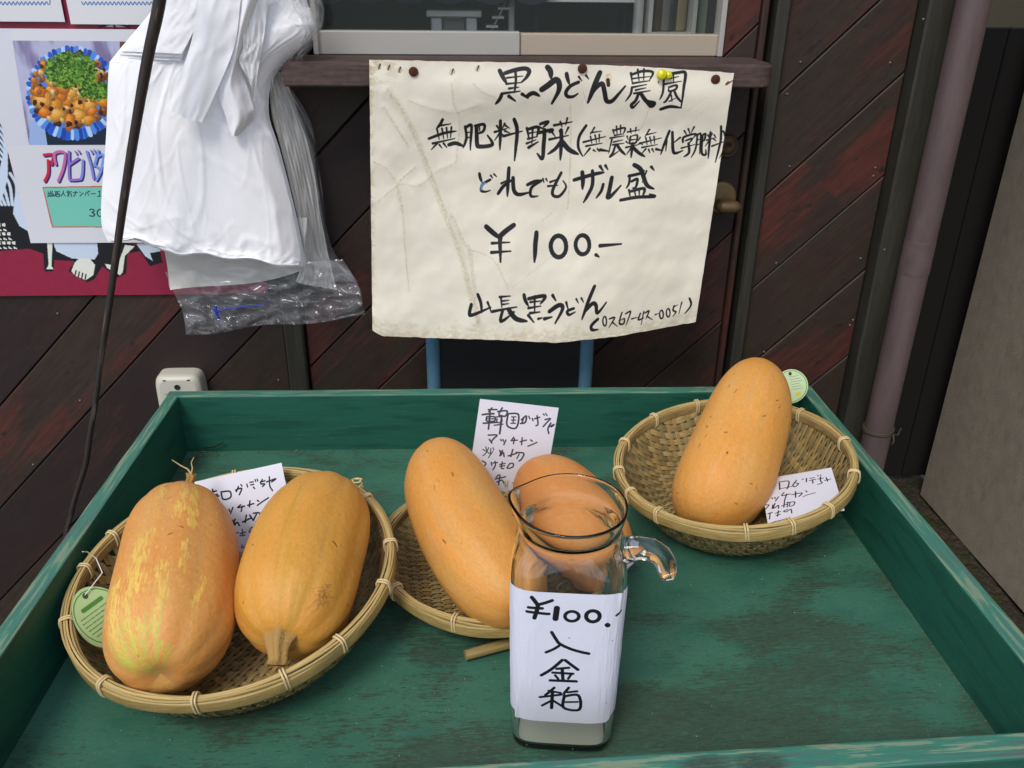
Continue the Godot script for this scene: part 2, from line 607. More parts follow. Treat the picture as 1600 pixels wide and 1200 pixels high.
func shop_front() -> void:
	var t := thing("shop_building", "dark brown wooden shop front clad in diagonal boards", "building", Vector3(0, 0, 0))
	var no := Rect2(0, 0, 0, 0)
	diagonal_boards(t, -1.75, -0.319, GROUND + 0.12, 1.35, 0.0315, no, [3, 3, 0, 3, 1, 3, 3], WALL)
	diagonal_boards(t, 0.404, 0.582, GROUND + 0.12, 1.35, 0.05, no, [1, 0, 1, 0, 2, 0], WALL)
	# structure behind the boards, round the doorway window
	var bk := [[-1.75, -0.24, GROUND, 1.9], [0.318, 0.66, GROUND, 1.9], [-0.24, 0.318, GROUND, 0.50], [-0.24, 0.318, 1.12, 1.9]]
	for b in bk:
		var m := MB.new()
		m.cbox(Vector3((b[0] + b[1]) / 2, (b[2] + b[3]) / 2, -0.225), Vector3((b[1] - b[0]) / 2, (b[3] - b[2]) / 2, 0.035), 0.001)
		obj("wall_core", m, M.dark, t)
	# posts and trims
	var pp := [[-0.3175, -0.288, 0.010], [0.384, 0.4025, 0.012], [0.584, 0.640, 0.028]]
	for b in pp:
		var m := MB.new()
		m.cbox(Vector3((b[0] + b[1]) / 2, (GROUND + 1.35) / 2, WALL - 0.02 + b[2] / 2), Vector3((b[1] - b[0]) / 2, (1.35 - GROUND) / 2, 0.02 + b[2] / 2), 0.003, Basis.IDENTITY, 0.8)
		obj("post", m, M.post, t)
	# plinth, header, room shell, roof
	var mm := MB.new()
	mm.cbox(Vector3(-0.55, GROUND + 0.055, -0.18), Vector3(1.2, 0.055, 0.03), 0.004)
	obj("plinth", mm, mat(Color(0.36, 0.35, 0.33), 0.9), t)
	mm = MB.new()
	mm.cbox(Vector3(-0.55, 1.62, -0.175), Vector3(1.2, 0.26, 0.015), 0.004)
	obj("header_board", mm, M.board0, t)
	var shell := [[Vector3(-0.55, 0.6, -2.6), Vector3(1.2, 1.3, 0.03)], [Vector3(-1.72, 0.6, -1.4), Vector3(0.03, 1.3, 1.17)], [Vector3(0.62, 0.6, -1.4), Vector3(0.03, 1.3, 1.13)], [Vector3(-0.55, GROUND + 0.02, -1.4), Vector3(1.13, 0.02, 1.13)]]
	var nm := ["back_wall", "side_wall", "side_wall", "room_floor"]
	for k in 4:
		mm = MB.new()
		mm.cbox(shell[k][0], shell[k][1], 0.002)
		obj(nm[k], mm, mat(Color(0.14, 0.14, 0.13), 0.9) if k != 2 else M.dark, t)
	mm = MB.new()
	mm.cbox(Vector3(-0.55, 1.94, -1.25), Vector3(1.35, 0.04, 1.5), 0.004)
	obj("roof", mm, M.dark, t)
	# nail heads
	var nails := [[1251, 97], [1391, 98], [1234, 260], [1368, 262], [1365, 275], [1213, 411], [1345, 404], [1333, 500], [1328, 508], [1194, 550], [1230, 147], [90, 490], [125, 626], [435, 594], [52, 726], [1443, 30], [1382, 390]]
	for p in nails:
		var w := onz(p[0], p[1], WALL + (0.028 if p[0] in [1443, 1382] else 0.0008))
		var m := MB.new()
		m.lathe([[0.0, 0.0012], [0.0014, 0.0008], [0.0017, -0.001]], 8)
		obj("nail", m, M.nail, t, w, Basis(Vector3.RIGHT, PI / 2))

func shop_door() -> void:
	var t := thing("shop_door", "brown diagonal board door with aluminium window, wooden sill and brass knob", "door")
	diagonal_boards(t, -0.286, 0.3655, GROUND + 0.05, 1.30, 0.038, Rect2(-0.238, 0.503, 0.554, 0.62), [0, 2, 1, 3], WALL - 0.002)
	var m := MB.new()
	m.cbox(Vector3(0.3705, (GROUND + 0.05 + 1.30) / 2, WALL - 0.008), Vector3(0.0045, (1.25 - GROUND) / 2, 0.014), 0.002)
	obj("edge_trim", m, M.board1, t)
	# aluminium window
	m = MB.new()
	var yb := 0.505
	var yt := onz(800, 50, WALL).y
	m.cbox(Vector3(-0.099, (yb + yt) / 2, WALL - 0.014), Vector3(0.1385, (yt - yb) / 2, 0.012), 0.0015)
	obj("window_rail", m, M.alu, t)
	m = MB.new()
	m.cbox(Vector3(0.176, (yb + yt) / 2 - 0.001, WALL - 0.0165), Vector3(0.136, (yt - yb) / 2 - 0.001, 0.012), 0.0015)
	obj("window_rail", m, mat(Color(0.70, 0.645, 0.575), 0.5, null, 0.1), t)
	for x in [-0.2335, 0.3145]:
		m = MB.new()
		m.cbox(Vector3(x, (0.505 + 1.12) / 2, WALL - 0.012), Vector3(0.0035, 0.307, 0.016), 0.001)
		obj("window_jamb", m, M.alu if x < 0 else M.alu, t)
	m = MB.new()
	m.cbox(Vector3(0.040, 1.105, WALL - 0.014), Vector3(0.27, 0.014, 0.012), 0.001)
	obj("window_head", m, M.alu, t)
	var glass := StandardMaterial3D.new()
	glass.transparency = BaseMaterial3D.TRANSPARENCY_ALPHA
	glass.albedo_color = Color(0.75, 0.85, 0.8, 0.03)
	glass.roughness = 0.03
	for k in 2:
		m = MB.new()
		var xa: float = [-0.23, 0.04][k]
		m.poly([Vector3(xa, yt - 0.004, WALL - 0.014 - 0.003 * k), Vector3(xa + 0.27, yt - 0.004, WALL - 0.014 - 0.003 * k), Vector3(xa + 0.27, 1.10, WALL - 0.014 - 0.003 * k), Vector3(xa, 1.10, WALL - 0.014 - 0.003 * k)], Vector3(0, 0, 1))
		obj("window_pane", m, glass, t)
	# sill with rounded right end
	var sl := onz(440, 101, -0.062)
	var sr := onz(1213, 112, -0.062)
	m = MB.new()
	var rows := []
	var outline := PackedVector2Array([Vector2(sl.x, WALL + 0.001), Vector2(sl.x, -0.064), Vector2(sl.x + 0.004, -0.062)])
	for k in 7:
		var an := PI / 2 * k / 6.0
		outline.append(Vector2(sr.x - 0.02 + 0.02 * sin(an), -0.082 + 0.02 * cos(an)))
	outline.append(Vector2(sr.x, WALL + 0.001))
	var ytop := 0.505
	for e in [[0.003, 0.003, 1], [0.0, 0.0, 1]]:
		pass
	var ring := func(y: float, ins: float) -> PackedVector3Array:
		var r := PackedVector3Array()
		for p in outline:
			r.append(Vector3(p.x - ins * signf(p.x), y, p.y - (ins if p.y > -0.1 else 0.0)))
		return r
	var r0: PackedVector3Array = ring.call(ytop, 0.004)
	var r1: PackedVector3Array = ring.call(ytop - 0.003, 0.0)
	var r2: PackedVector3Array = ring.call(ytop - 0.027, 0.0)
	var r3: PackedVector3Array = ring.call(ytop - 0.029, 0.002)
	m.poly(Array(r0), Vector3.UP)
	m.poly(Array(r3), Vector3.DOWN)
	for pr in [[r0, r1], [r1, r2], [r2, r3]]:
		for k in outline.size():
			var k2 := (k + 1) % outline.size()
			var o: Vector3 = (pr[0][k] + pr[0][k2]) * 0.5 - Vector3(0.05, 0.49, -0.11)
			o.x *= 0.2 if abs(o.z) > 0.03 else 1.0
			m.poly([pr[0][k], pr[0][k2], pr[1][k2], pr[1][k]], o, [Vector2(pr[0][k].x + pr[0][k].z, pr[0][k].y) * 3, Vector2(pr[0][k2].x + pr[0][k2].z, pr[0][k2].y) * 3, Vector2(pr[1][k2].x + pr[1][k2].z, pr[1][k2].y) * 3, Vector2(pr[1][k].x + pr[1][k].z, pr[1][k].y) * 3])
	obj("sill", m, M.sill, t)
	# lock and knob
	var lk := onz(1136, 228, WALL)
	m = MB.new()
	m.lathe([[0.0, 0.004], [0.004, 0.004], [0.005, 0.006], [0.011, 0.006], [0.0125, 0.003], [0.0135, 0.005], [0.0155, 0.0045], [0.0165, 0.0]], 28)
	obj("lock", m, M.oldbrass, t, Vector3(lk.x, lk.y, WALL), Basis(Vector3.RIGHT, PI / 2))
	var kb := onz(1128, 308, WALL)
	m = MB.new()
	m.lathe([[0.0, 0.006], [0.020, 0.006], [0.0235, 0.004], [0.024, 0.0]], 32)
	var kn := obj("knob_plate", m, M.brass, t, Vector3(kb.x - 0.003, kb.y, WALL), Basis(Vector3.RIGHT, PI / 2))
	m = MB.new()
	var ps := []
	var rs := []
	for k in 9:
		ps.append(Vector3(-0.012 + 0.036 * k / 8.0, -0.008, 0.026)); rs.append(0.0095 * sqrt(clampf(1.0 - pow(absf(k / 4.0 - 1.0), 4.0), 0.12, 1.0)))
	m.tube(ps, rs, 14)
	m.tube([Vector3(0, -0.006, 0.0), Vector3(0, -0.006, 0.022)], [0.006, 0.006], 10)
	obj("knob", m, M.brass, t, Vector3(kb.x - 0.003, kb.y, WALL))

func drain_pipe() -> void:
	var im := Image.create(4, 4, false, Image.FORMAT_RGB8)
	var n2 := noise(61, 1.0, 4)
	im = paint(128, 256, func(x: int, y: int) -> Color:
		var s := 1.0 + 0.12 * n2.get_noise_2d(x * 0.05, y * 0.02) + 0.1 * n2.get_noise_2d(x * 0.4, y * 0.4)
		return Color(0.365 * s, 0.305 * s, 0.305 * s))
	var pm := mat(Color(1, 1, 1), 0.5, itex(im))
	var b := onz(1522, 0, WALL + 0.058)
	var t := thing("drain_pipe", "mauve plastic drainpipe running down beside the corner post", "pipe", Vector3(b.x, GROUND, WALL + 0.058))
	var m := MB.new()
	m.tube([Vector3(0, 0.0, 0), Vector3(0, 0.45, 0), Vector3(0, 1.0, 0), Vector3(0, 1.8, 0), Vector3(0, 2.4, 0)], [0.0215, 0.0215, 0.0215, 0.0215, 0.0215], 32)
	obj("tube", m, pm, t)
	m = MB.new()
	var jy := onz(1440, 425, WALL + 0.058).y - GROUND
	m.lathe([[0.0216, 0.05], [0.0219, 0.049], [0.0222, 0.0], [0.0216, -0.001]], 32, Vector3(0, jy, 0))
	obj("socket", m, pm, t)
	var wm := mat(Color(0.30, 0.29, 0.22), 0.7, null, 0.2)
	var ty := onz(1375, 670, WALL + 0.058).y - GROUND
	m = MB.new()
	for j in 3:
		var ps := []
		for k in 24:
			var a := TAU * k / 24.0
			ps.append(Vector3(cos(a) * 0.0228, ty + (j - 1) * 0.0032 + 0.002 * sin(a + j), sin(a) * 0.0228))
		m.tube(ps, [0.0015], 6, false, true)
	var ends := [Vector3(0.016, ty, 0.021), Vector3(0.019, ty + 0.004, 0.028), Vector3(0.022, ty + 0.016, 0.027)]
	m.tube(ends, [0.0013, 0.0013, 0.001], 6)
	m.tube([Vector3(0.015, ty, 0.022), Vector3(0.014, ty - 0.008, 0.029), Vector3(0.012, ty - 0.014, 0.027)], [0.0013, 0.0013, 0.001], 6)
	obj("wire_tie", m, wm, t)

# ------------------------------------------------------------------ what shows through the shop window
func room_things() -> void:
	var t := thing("steel_cabinet", "small stainless steel cabinet on the counter inside the shop window", "cabinet", Vector3(0, 0, 0))
	var pale := mat(Color(0.86, 0.87, 0.84), 0.35, null, 0.1)
	# the counter carries everything
	var z := -0.62
	var base := onz(705, 50, z)
	var cy := onz(705, 62, z).y
	var c := thing("counter", "dark kitchen counter inside the shop window", "counter", Vector3(0, GROUND, z))
	var m := MB.new()
	m.cbox(Vector3(0.0, cy - GROUND - 0.02, -0.1), Vector3(0.56, 0.02, 0.25), 0.004)
	obj("worktop", m, mat(Color(0.16, 0.15, 0.15), 0.4), c)
	m = MB.new()
	m.cbox(Vector3(0.0, (cy - GROUND) / 2, -0.12), Vector3(0.56, (cy - GROUND) / 2 - 0.041, 0.26), 0.004)
	obj("carcass", m, M.dark, c)
	var x0 := onz(672, 50, z).x
	var x1 := onz(747, 50, z).x
	var y1 := onz(705, 15, z).y
	m = MB.new()
	m.cbox(Vector3((x0 + x1) / 2, y1 - 0.006, z - 0.05), Vector3((x1 - x0) / 2 + 0.006, 0.006, 0.07), 0.002)
	obj("top", m, pale, t)
	for x in [x0 + 0.012, x1 - 0.012]:
		m = MB.new()
		m.cbox(Vector3(x, (cy + y1 - 0.012) / 2, z - 0.05), Vector3(0.010, (y1 - 0.012 - cy) / 2, 0.06), 0.002)
		obj("side", m, pale, t)
	m = MB.new()
	m.cbox(Vector3((x0 + x1) / 2, (cy + y1 - 0.012) / 2, z - 0.09), Vector3((x1 - x0) / 2 - 0.023, (y1 - 0.013 - cy) / 2, 0.005), 0.001)
	obj("back", m, pale, t)
	# upright steel tubes
	for e in [[799, 5.0, "slim white upright post inside the shop window"], [996, 8.0, "thick steel upright post inside the shop window"]]:
		var p := onz(e[0], 40, z)
		m = MB.new()
		m.tube([Vector3(0, 0, 0), Vector3(0, 0.75, 0)], [e[1] * 0.0012], 14)
		meta(obj("upright_post", m, pale if e[1] > 6 else mat(Color(0.8, 0.8, 0.76), 0.5), null, Vector3(p.x, cy, z)), e[2], "post")
	# sloping rail and shelf over the counter
	var sh := thing("wall_shelf", "long pale shelf edge above the counter inside the shop window", "shelf")
	m = MB.new()
	var s0 := onz(838, -4, z)
	var s1 := onz(985, 1, z)
	m.cbox((s0 + s1) * 0.5, Vector3((s1.x - s0.x) / 2, 0.004, 0.05), 0.001)
	obj("board", m, pale, sh)
	for x in [s0.x + 0.004, s1.x - 0.004]:
		m = MB.new()
		m.cbox(Vector3(x, (cy + s0.y) / 2 - 0.002, z - 0.03), Vector3(0.003, (s0.y - cy) / 2 - 0.003, 0.003), 0.0005)
		obj("bracket", m, M.dark, sh)
	var sr := thing("step_rack", "stepped metal rack beside the steel cabinet inside the shop window", "rack")
	for k in 3:
		var q := onz(768 + k * 9, 40 - k * 14, z - 0.02)
		m = MB.new()
		m.cbox(Vector3(q.x, q.y, z - 0.02), Vector3(0.011, 0.0022, 0.03), 0.0005)
		obj("step", m, pale, sr)
	m = MB.new()
	m.tube([Vector3(onz(762, 48, z).x, cy, z - 0.02), onz(795, -6, z - 0.02)], [0.002], 6)
	obj("stringer", m, pale, sr)
	# rack of jars
	var r := thing("jar_rack", "dark wire rack of jars inside the shop window by the steel post", "rack", Vector3(0, 0, 0))
	var ra := onz(1012, 45, z)
	var rb := onz(1080, 45, z)
	for y in [cy + 0.012, cy + 0.16]:
		m = MB.new()
		m.cbox(Vector3((ra.x + rb.x) / 2, y, z - 0.03), Vector3((rb.x - ra.x) / 2, 0.004, 0.05), 0.001)
		obj("shelf", m, pale, r)
	for x in [ra.x, rb.x]:
		m = MB.new()
		m.cbox(Vector3(x, cy + 0.15, z - 0.03), Vector3(0.004, 0.15, 0.05), 0.001)
		obj("rack_side", m, pale, r)
	for k in 4:
		m = MB.new()
		m.lathe([[0.0, 0.075], [0.010, 0.075], [0.011, 0.066], [0.0135, 0.06], [0.0135, 0.002], [0.0, 0.0]], 16)
		meta(obj("spice_jar", m, mat([Color(0.35, 0.28, 0.2), Color(0.5, 0.5, 0.48), Color(0.2, 0.22, 0.18), Color(0.6, 0.55, 0.4)][k], 0.3), null, Vector3(lerpf(ra.x + 0.02, rb.x - 0.02, k / 3.0), cy + 0.016, z - 0.02)), "small jar standing in the dark wire rack", "jar", "jars in the rack")
	# pale cupboard at the right
	var pa := onz(1092, 45, -0.6)
	m = MB.new()
	m.cbox(Vector3(pa.x + 0.07, cy + 0.35, -0.75), Vector3(0.07, 0.35, 0.12), 0.004)
	meta(obj("tall_cupboard", m, mat(Color(0.58, 0.64, 0.56), 0.6)), "pale green cupboard side inside the shop window's right end", "cupboard")
	# short scalloped curtain
	var rows := []
	for i in 5:
		var row := PackedVector3Array()
		for k in 41:
			var s := k / 40.0
			var sag := 0.012 * absf(sin(s * PI * 6.0))
			row.append(Vector3(lerpf(-0.30, 0.12, s), lerpf(0.95, onz(600, 6, -0.55).y + 0.012 - sag, i / 4.0), -0.55 + 0.01 * sin(s * 40.0)))
		rows.append(row)
	m = MB.new()
	m.grid(rows)
	meta(obj("curtain", m, mat(Color(0.13, 0.14, 0.2), 0.9)), "short dark curtain with a scalloped hem inside the shop window", "curtain")
	m = MB.new()
	m.tube([Vector3(-1.69, 0.95, -0.55), Vector3(0.59, 0.95, -0.55)], [0.006], 8)
	meta(obj("curtain_rod", m, pale), "thin rod carrying the dark curtain inside the shop", "rod")

# ------------------------------------------------------------------ flat sheets: a print painted in the sheet's own coordinates
# a plane sheet with corner o (top left), ex (to the right) and ey (down); returns a mapper from photo pixels to texels
func plane_mapper(o: Vector3, ex: Vector3, ey: Vector3, w: int, h: int, zo := Vector2.ZERO, zs := 1.0) -> Callable:
	var nn := ex.cross(ey)
	var xx := ex.length_squared()
	var yy := ey.length_squared()
	var xy := ex.dot(ey)
	var det := xx * yy - xy * xy
	return func(x: float, y: float) -> Vector2:
		var d := ray(zo.x + x / zs, zo.y + y / zs)
		var p := CAM + d * ((o - CAM).dot(nn) / d.dot(nn)) - o
		var a := p.dot(ex)
		var b := p.dot(ey)
		return Vector2((a * yy - b * xy) / det * w, (b * xx - a * xy) / det * h)
# thin sheet with real thickness, bent by a function of (s, t) along its normal
func sheet(o: Vector3, ex: Vector3, ey: Vector3, nx: int, ny: int, bend: Callable, thick := 0.0004) -> MB:
	var nn := -ex.cross(ey).normalized()
	if nn.dot(CAM - o) < 0: nn = -nn
	var f := []
	var b := []
	var uvs := []
	for i in ny + 1:
		var rf := PackedVector3Array()
		var rb := PackedVector3Array()
		var u := PackedVector2Array()
		for j in nx + 1:
			var s := float(j) / nx
			var t := float(i) / ny
			var p: Vector3 = o + ex * s + ey * t + nn * bend.call(s, t)
			rf.append(p + nn * thick); rb.append(p); u.append(Vector2(s, t))
		f.append(rf); b.append(rb); uvs.append(u)
	var m := MB.new()
	m.grid(f, false, uvs)
	return m

func wall_posters() -> void:
	var zp := WALL + 0.0035
	# big maroon poster
	var x0 := -1.15
	var x1 := onz(418, 455, zp).x
	var y0 := onz(100, 461, zp).y
	var y1 := 0.80
	var w := 1024
	var h := int(w * (y1 - y0) / (x1 - x0))
	var o := Vector3(x0, y1, zp)
	var ex := Vector3(x1 - x0, 0, 0)
	var ey := Vector3(0, y0 - y1, 0)
	var pm := plane_mapper(o, ex, ey, w, h, Vector2.ZERO, 2.553)
	var im := Image.create(w, h, false, Image.FORMAT_RGB8)
	var maroon := Color(0.57, 0.11, 0.24)
	im.fill(maroon)
	var n2 := noise(71, 1.0, 3)
	for y in h:
		for x in w:
			var s := 1.0 + 0.05 * n2.get_noise_2d(x * 0.05, y * 0.05) + 0.04 * n2.get_noise_2d(x * 0.6, y * 0.6)
			im.set_pixel(x, y, Color(maroon.r * s, maroon.g * s, maroon.b * s))
	var P := func(a: Array) -> PackedVector2Array:
		var q := PackedVector2Array()
		for k in a.size() / 2: q.append(pm.call(a[2 * k], a[2 * k + 1]))
		return q
	var black := Color(0.07, 0.07, 0.09)
	var pale := Color(0.80, 0.86, 0.93)
	var skin := Color(0.90, 0.91, 0.86)
	fill(im, P.call([-260, 430, -10, 440, 60, 640, 130, 960, 480, 960, 640, 1000, 650, 1045, 600, 1060, 560, 1000, 510, 1010, 505, 1090, 470, 1105, 410, 1060, 380, 1110, 350, 1125, 275, 1080, 300, 1040, 220, 1035, 215, 1080, 180, 1080, 175, 1010, 120, 990, 0, 1000, -260, 1000]), black)
	for k in 7:
		ink(im, "9 %d %d %d %d %d %d %d %d" % [-60, 470 + k * 22, 0, 480 + k * 24, 30, 560 + k * 22, 0, 700 + k * 18], pm, 0.5, pale, false)
	for k in 5:
		ink(im, "11 %d 690 %d 740 %d 815" % [-60 + k * 26, -35 + k * 26, 10 + k * 14], pm, 0.5, pale, false)
	fill(im, P.call([90, 750, 60, 790, 55, 850, 80, 900, 130, 930, 150, 800]), pale)
	for r in 6:
		for c in 6:
			var bx := -30 + c * 20 + (r % 2) * 6
			var by := 890 + r * 18
			if bx < 62 - (5 - r) * 10:
				fill(im, P.call([bx, by, bx + 14, by + (8 if r % 2 else -2), bx + 15, by + 13, bx + 1, by + 10]), skin)
	fill(im, P.call([190, 965, 212, 965, 208, 1060, 216, 1072, 186, 1072, 196, 1055]), skin)
	fill(im, P.call([216, 965, 390, 965, 394, 1010, 380, 1034, 290, 1030, 225, 1000]), pale)
	fill(im, P.call([300, 1045, 320, 1028, 360, 1030, 382, 1055, 375, 1095, 345, 1116, 300, 1098, 286, 1080]), skin)
	for k in 4:
		ink(im, "4 %d %d %d %d" % [300 + k * 14, 1100 + k * 4, 306 + k * 13, 1078 + k * 5], pm, 0.5, black, false)
	fill(im, P.call([500, 975, 540, 980, 500, 1020, 492, 1085, 480, 1096, 430, 1068, 420, 1050, 470, 1060]), skin)
	fill(im, P.call([545, 970, 600, 960, 645, 1000, 600, 1008, 612, 1040, 580, 1020]), pale)
	fill(im, P.call([400, 105, 440, 90, 520, 92, 500, 108]), skin)
	ink(im, "6 400 108 455 92 520 108;6 455 92 462 112", pm, 0.5, black, false)
	var poster := sheet(o, ex, ey, 12, 10, func(s: float, t: float) -> float: return 0.0008 * sin(s * 9.0) * sin(t * 7.0), 0.002)
	meta(obj("wall_poster", poster, mat(Color(1, 1, 1), 0.45, itex(im))), "maroon poster with drawn feet and striped robes on the boards", "poster")

	# white menu flyer over it
	var zf := zp + 0.005
	x0 = onz(0, 183, zf).x
	x1 = x0 + 0.236
	y1 = onz(100, 45, zf).y
	y0 = onz(60, 380, zf).y
	w = 620
	h = int(w * (y1 - y0) / (x1 - x0))
	o = Vector3(x0, y1, zf); ex = Vector3(x1 - x0, 0, 0); ey = Vector3(0, y0 - y1, 0)
	pm = plane_mapper(o, ex, ey, w, h, Vector2.ZERO, 2.553)
	im = Image.create(w, h, false, Image.FORMAT_RGB8)
	im.fill(Color(0.86, 0.865, 0.89))
	var P2 := func(a: Array) -> PackedVector2Array:
		var q := PackedVector2Array()
		for k in a.size() / 2: q.append(pm.call(a[2 * k], a[2 * k + 1]))
		return q
	var fq: PackedVector2Array = P2.call([-20, 162, 540, 162, 520, 578, 118, 578])
	# printed food picture
	var ca: Vector2 = pm.call(20, 162)
	var cb: Vector2 = pm.call(520, 578)
	for y in range(maxi(0, int(ca.y)), int(cb.y)):
		for x in range(maxi(0, int(pm.call(40, 400).x) - 40), mini(w, int(cb.x) + 30)):
			var s := n2.get_noise_2d(x * 0.012, y * 0.004)
			im.set_pixel(x, y, Color(0.72, 0.73, 0.84).lerp(Color(0.50, 0.46, 0.62), sst(-0.2, 0.5, s)))
	fill(im, P2.call([120, 480, 180, 470, 190, 578, 118, 578]), Color(0.62, 0.72, 0.90))
	fill(im, P2.call([180, 510, 470, 510, 470, 578, 190, 578]), Color(0.10, 0.16, 0.24))
	fill(im, P2.call([480, 165, 545, 165, 540, 260, 480, 240]), Color(0.42, 0.28, 0.16))
	var bowl := []
	for k in 48:
		var an := TAU * k / 48.0
		var rr := 1.0 + 0.03 * sin(k * 2.1)
		bowl.append(290 + cos(an) * 178 * rr); bowl.append(372 + sin(an) * 185 * rr)
	fill(im, P2.call(bowl), Color(0.30, 0.52, 0.85))
	for k in 60:
		var an := TAU * k / 60.0
		var ax := 290 + cos(an) * 176
		var ay := 372 + sin(an) * 182
		ink(im, "%d %d %d %d %d" % [10 + k % 3 * 3, ax, ay, 290 + cos(an) * 150, 372 + sin(an) * 150], pm, 1.0, [Color(0.15, 0.35, 0.80), Color(0.72, 0.84, 0.97), Color(0.32, 0.56, 0.90), Color(0.10, 0.28, 0.66)][(k * 7) % 4], false)
	var lump := func(cx: float, cy: float, rad: float, col: Color) -> void:
		var asp := 0.55 + 0.45 * absf(sin(cx * 3.7))
		var tw := cy * 2.3
		for q in 4:
			var b := []
			for k in 12:
				var an := TAU * k / 12.0
				var rr := rad * (1.0 - q * 0.23) * (1.0 + 0.5 * n2.get_noise_2d(cx + cos(an) * 2.0, cy + sin(an) * 2.0 + 9))
				var lx := cos(an) * rr
				var ly := sin(an) * rr * asp
				b.append(cx - q * 2 + lx * cos(tw) - ly * sin(tw)); b.append(cy - q * 3 + lx * sin(tw) + ly * cos(tw))
			fill(im, P2.call(b), col.darkened(0.28 - q * 0.14) if q < 2 else col.lightened((q - 2) * 0.22))
	for k in 170:
		var an := rng.randf() * TAU
		var rr := sqrt(rng.randf())
		var cs := [Color(0.32, 0.17, 0.09), Color(0.55, 0.30, 0.12), Color(0.85, 0.52, 0.18), Color(0.62, 0.40, 0.24)]
		lump.call(290 + cos(an) * rr * 166, 356 + sin(an) * rr * 146, rng.randf_range(9, 20), cs[rng.randi() % 4])
	for k in 26:
		var an := k * 2.4
		var rr := sqrt((k + 0.5) / 26.0)
		lump.call(285 + cos(an) * rr * 140, 395 + sin(an) * rr * 100, rng.randf_range(26, 46), [Color(0.93, 0.60, 0.16), Color(0.92, 0.52, 0.12), Color(0.95, 0.68, 0.28)][k % 3])
	for k in 60:
		var an := rng.randf() * TAU
		var rr := sqrt(rng.randf())
		lump.call(290 + cos(an) * rr * 160, 370 + sin(an) * rr * 130, rng.randf_range(6, 13), [Color(0.25, 0.13, 0.08), Color(0.97, 0.80, 0.50), Color(0.70, 0.42, 0.16)][k % 3])
	for k in 1700:
		var top := k < 1250
		var an := rng.randf() * TAU
		var rr := pow(rng.randf(), 0.7)
		var cx := (285 if top else 385) + cos(an) * rr * (104 if top else 68)
		var cy := (280 if top else 362) + sin(an) * rr * (72 if top else 36)
		var cs := [Color(0.36, 0.55, 0.14), Color(0.22, 0.42, 0.10), Color(0.50, 0.68, 0.22), Color(0.13, 0.28, 0.07)]
		ink(im, "%d %d %d %d %d" % [rng.randi_range(3, 8), cx, cy, cx + rng.randf_range(-7, 7), cy + rng.randf_range(-6, 6)], pm, 1.0, cs[rng.randi() % 4], false)
	# border strips keep the picture inside its frame
	fill(im, P2.call([-200, 40, 600, 40, 600, 161, -200, 161]), Color(0.86, 0.865, 0.89))
	fill(im, P2.call([-200, 579, 620, 579, 620, 1000, -200, 1000]), Color(0.86, 0.865, 0.89))
	fill(im, P2.call([-200, 100, 42, 100, 118, 580, -100, 580]), Color(0.84, 0.85, 0.885))
	# lettering
	var glyphs := ["12 176 618 212 618 205 655;12 192 640 192 690 178 722", "12 222 655 218 612 258 610 252 670 232 722", "11 275 605 275 705 285 718 318 716;11 278 655 312 632;7 300 604 306 614;7 312 600 318 610", "11 330 640 328 690 322 714;11 346 605 362 660 372 712;7 362 600 368 612;7 374 598 380 610", "11 392 602 382 640 375 660;11 386 625 412 620 402 680 384 718;10 380 660 402 680", "12 412 662 440 655", "12 450 620 440 700"]
	var gc := [Color(0.82, 0.12, 0.25), Color(0.78, 0.42, 0.66), Color(0.58, 0.45, 0.80), Color(0.52, 0.55, 0.88), Color(0.50, 0.62, 0.92), Color(0.55, 0.70, 0.95), Color(0.5, 0.7, 0.95)]
	for k in glyphs.size():
		var sh: String = glyphs[k]
		ink(im, sh, func(x: float, y: float) -> Vector2: return pm.call(x + 5, y + 5), 0.95, Color(0.16, 0.16, 0.42), false)
		ink(im, sh, pm, 0.8, gc[k], false)
	fill(im, P2.call([168, 746, 560, 740, 560, 908, 206, 908]), Color(0.78, 0.36, 0.16))
	fill(im, P2.call([173, 750, 555, 745, 555, 904, 210, 904]), Color(0.47, 0.79, 0.72))
	ink(im, "3 200 763 200 772;3 191 766 194 771;3 209 763 206 770;3 190 774 211 774 211 783;3 191 779 210 779;3 189 784 211 783;3 223 764 221 775 216 784;3 218 766 237 765;3 228 768 228 774 236 773;3 223 776 235 776 235 784 224 784 223 776;3 252 763 250 772 242 783;3 251 771 260 783;3 270 762 266 769;3 269 766 284 765;3 270 771 282 771 283 782 286 784;3 269 775 275 783;3 275 774 268 784", pm, 0.9, Color(0.10, 0.16, 0.24), false)
	ink(im, "3 290 769 309 768;3 301 763 299 775 293 784;3 316 766 320 769;3 318 783 332 770;3 343 768 339 780;3 347 766 353 780;3 351 763 353 766;3 355 762 357 765;3 362 774 380 773;3 392 766 397 764 396 784;3 388 784 403 783;3 408 769 414 764", pm, 0.9, Color(0.10, 0.16, 0.24), false)
	ink(im, "4 357 838 367 835 375 842 366 849;4 366 849 377 855 370 863 357 861;e 4 398 850 11 14;e 4 430 850 11 14", pm, 1.0, Color(0.12, 0.17, 0.30), false)
	meta(obj("menu_flyer", sheet(o, ex, ey, 8, 10, func(s: float, t: float) -> float: return 0.0015 * sin(t * 5.0 + s * 2.0), 0.0005), mat(Color(1, 1, 1), 0.35, itex(im))), "white menu flyer with a photo of orange food in a blue bowl", "flyer")

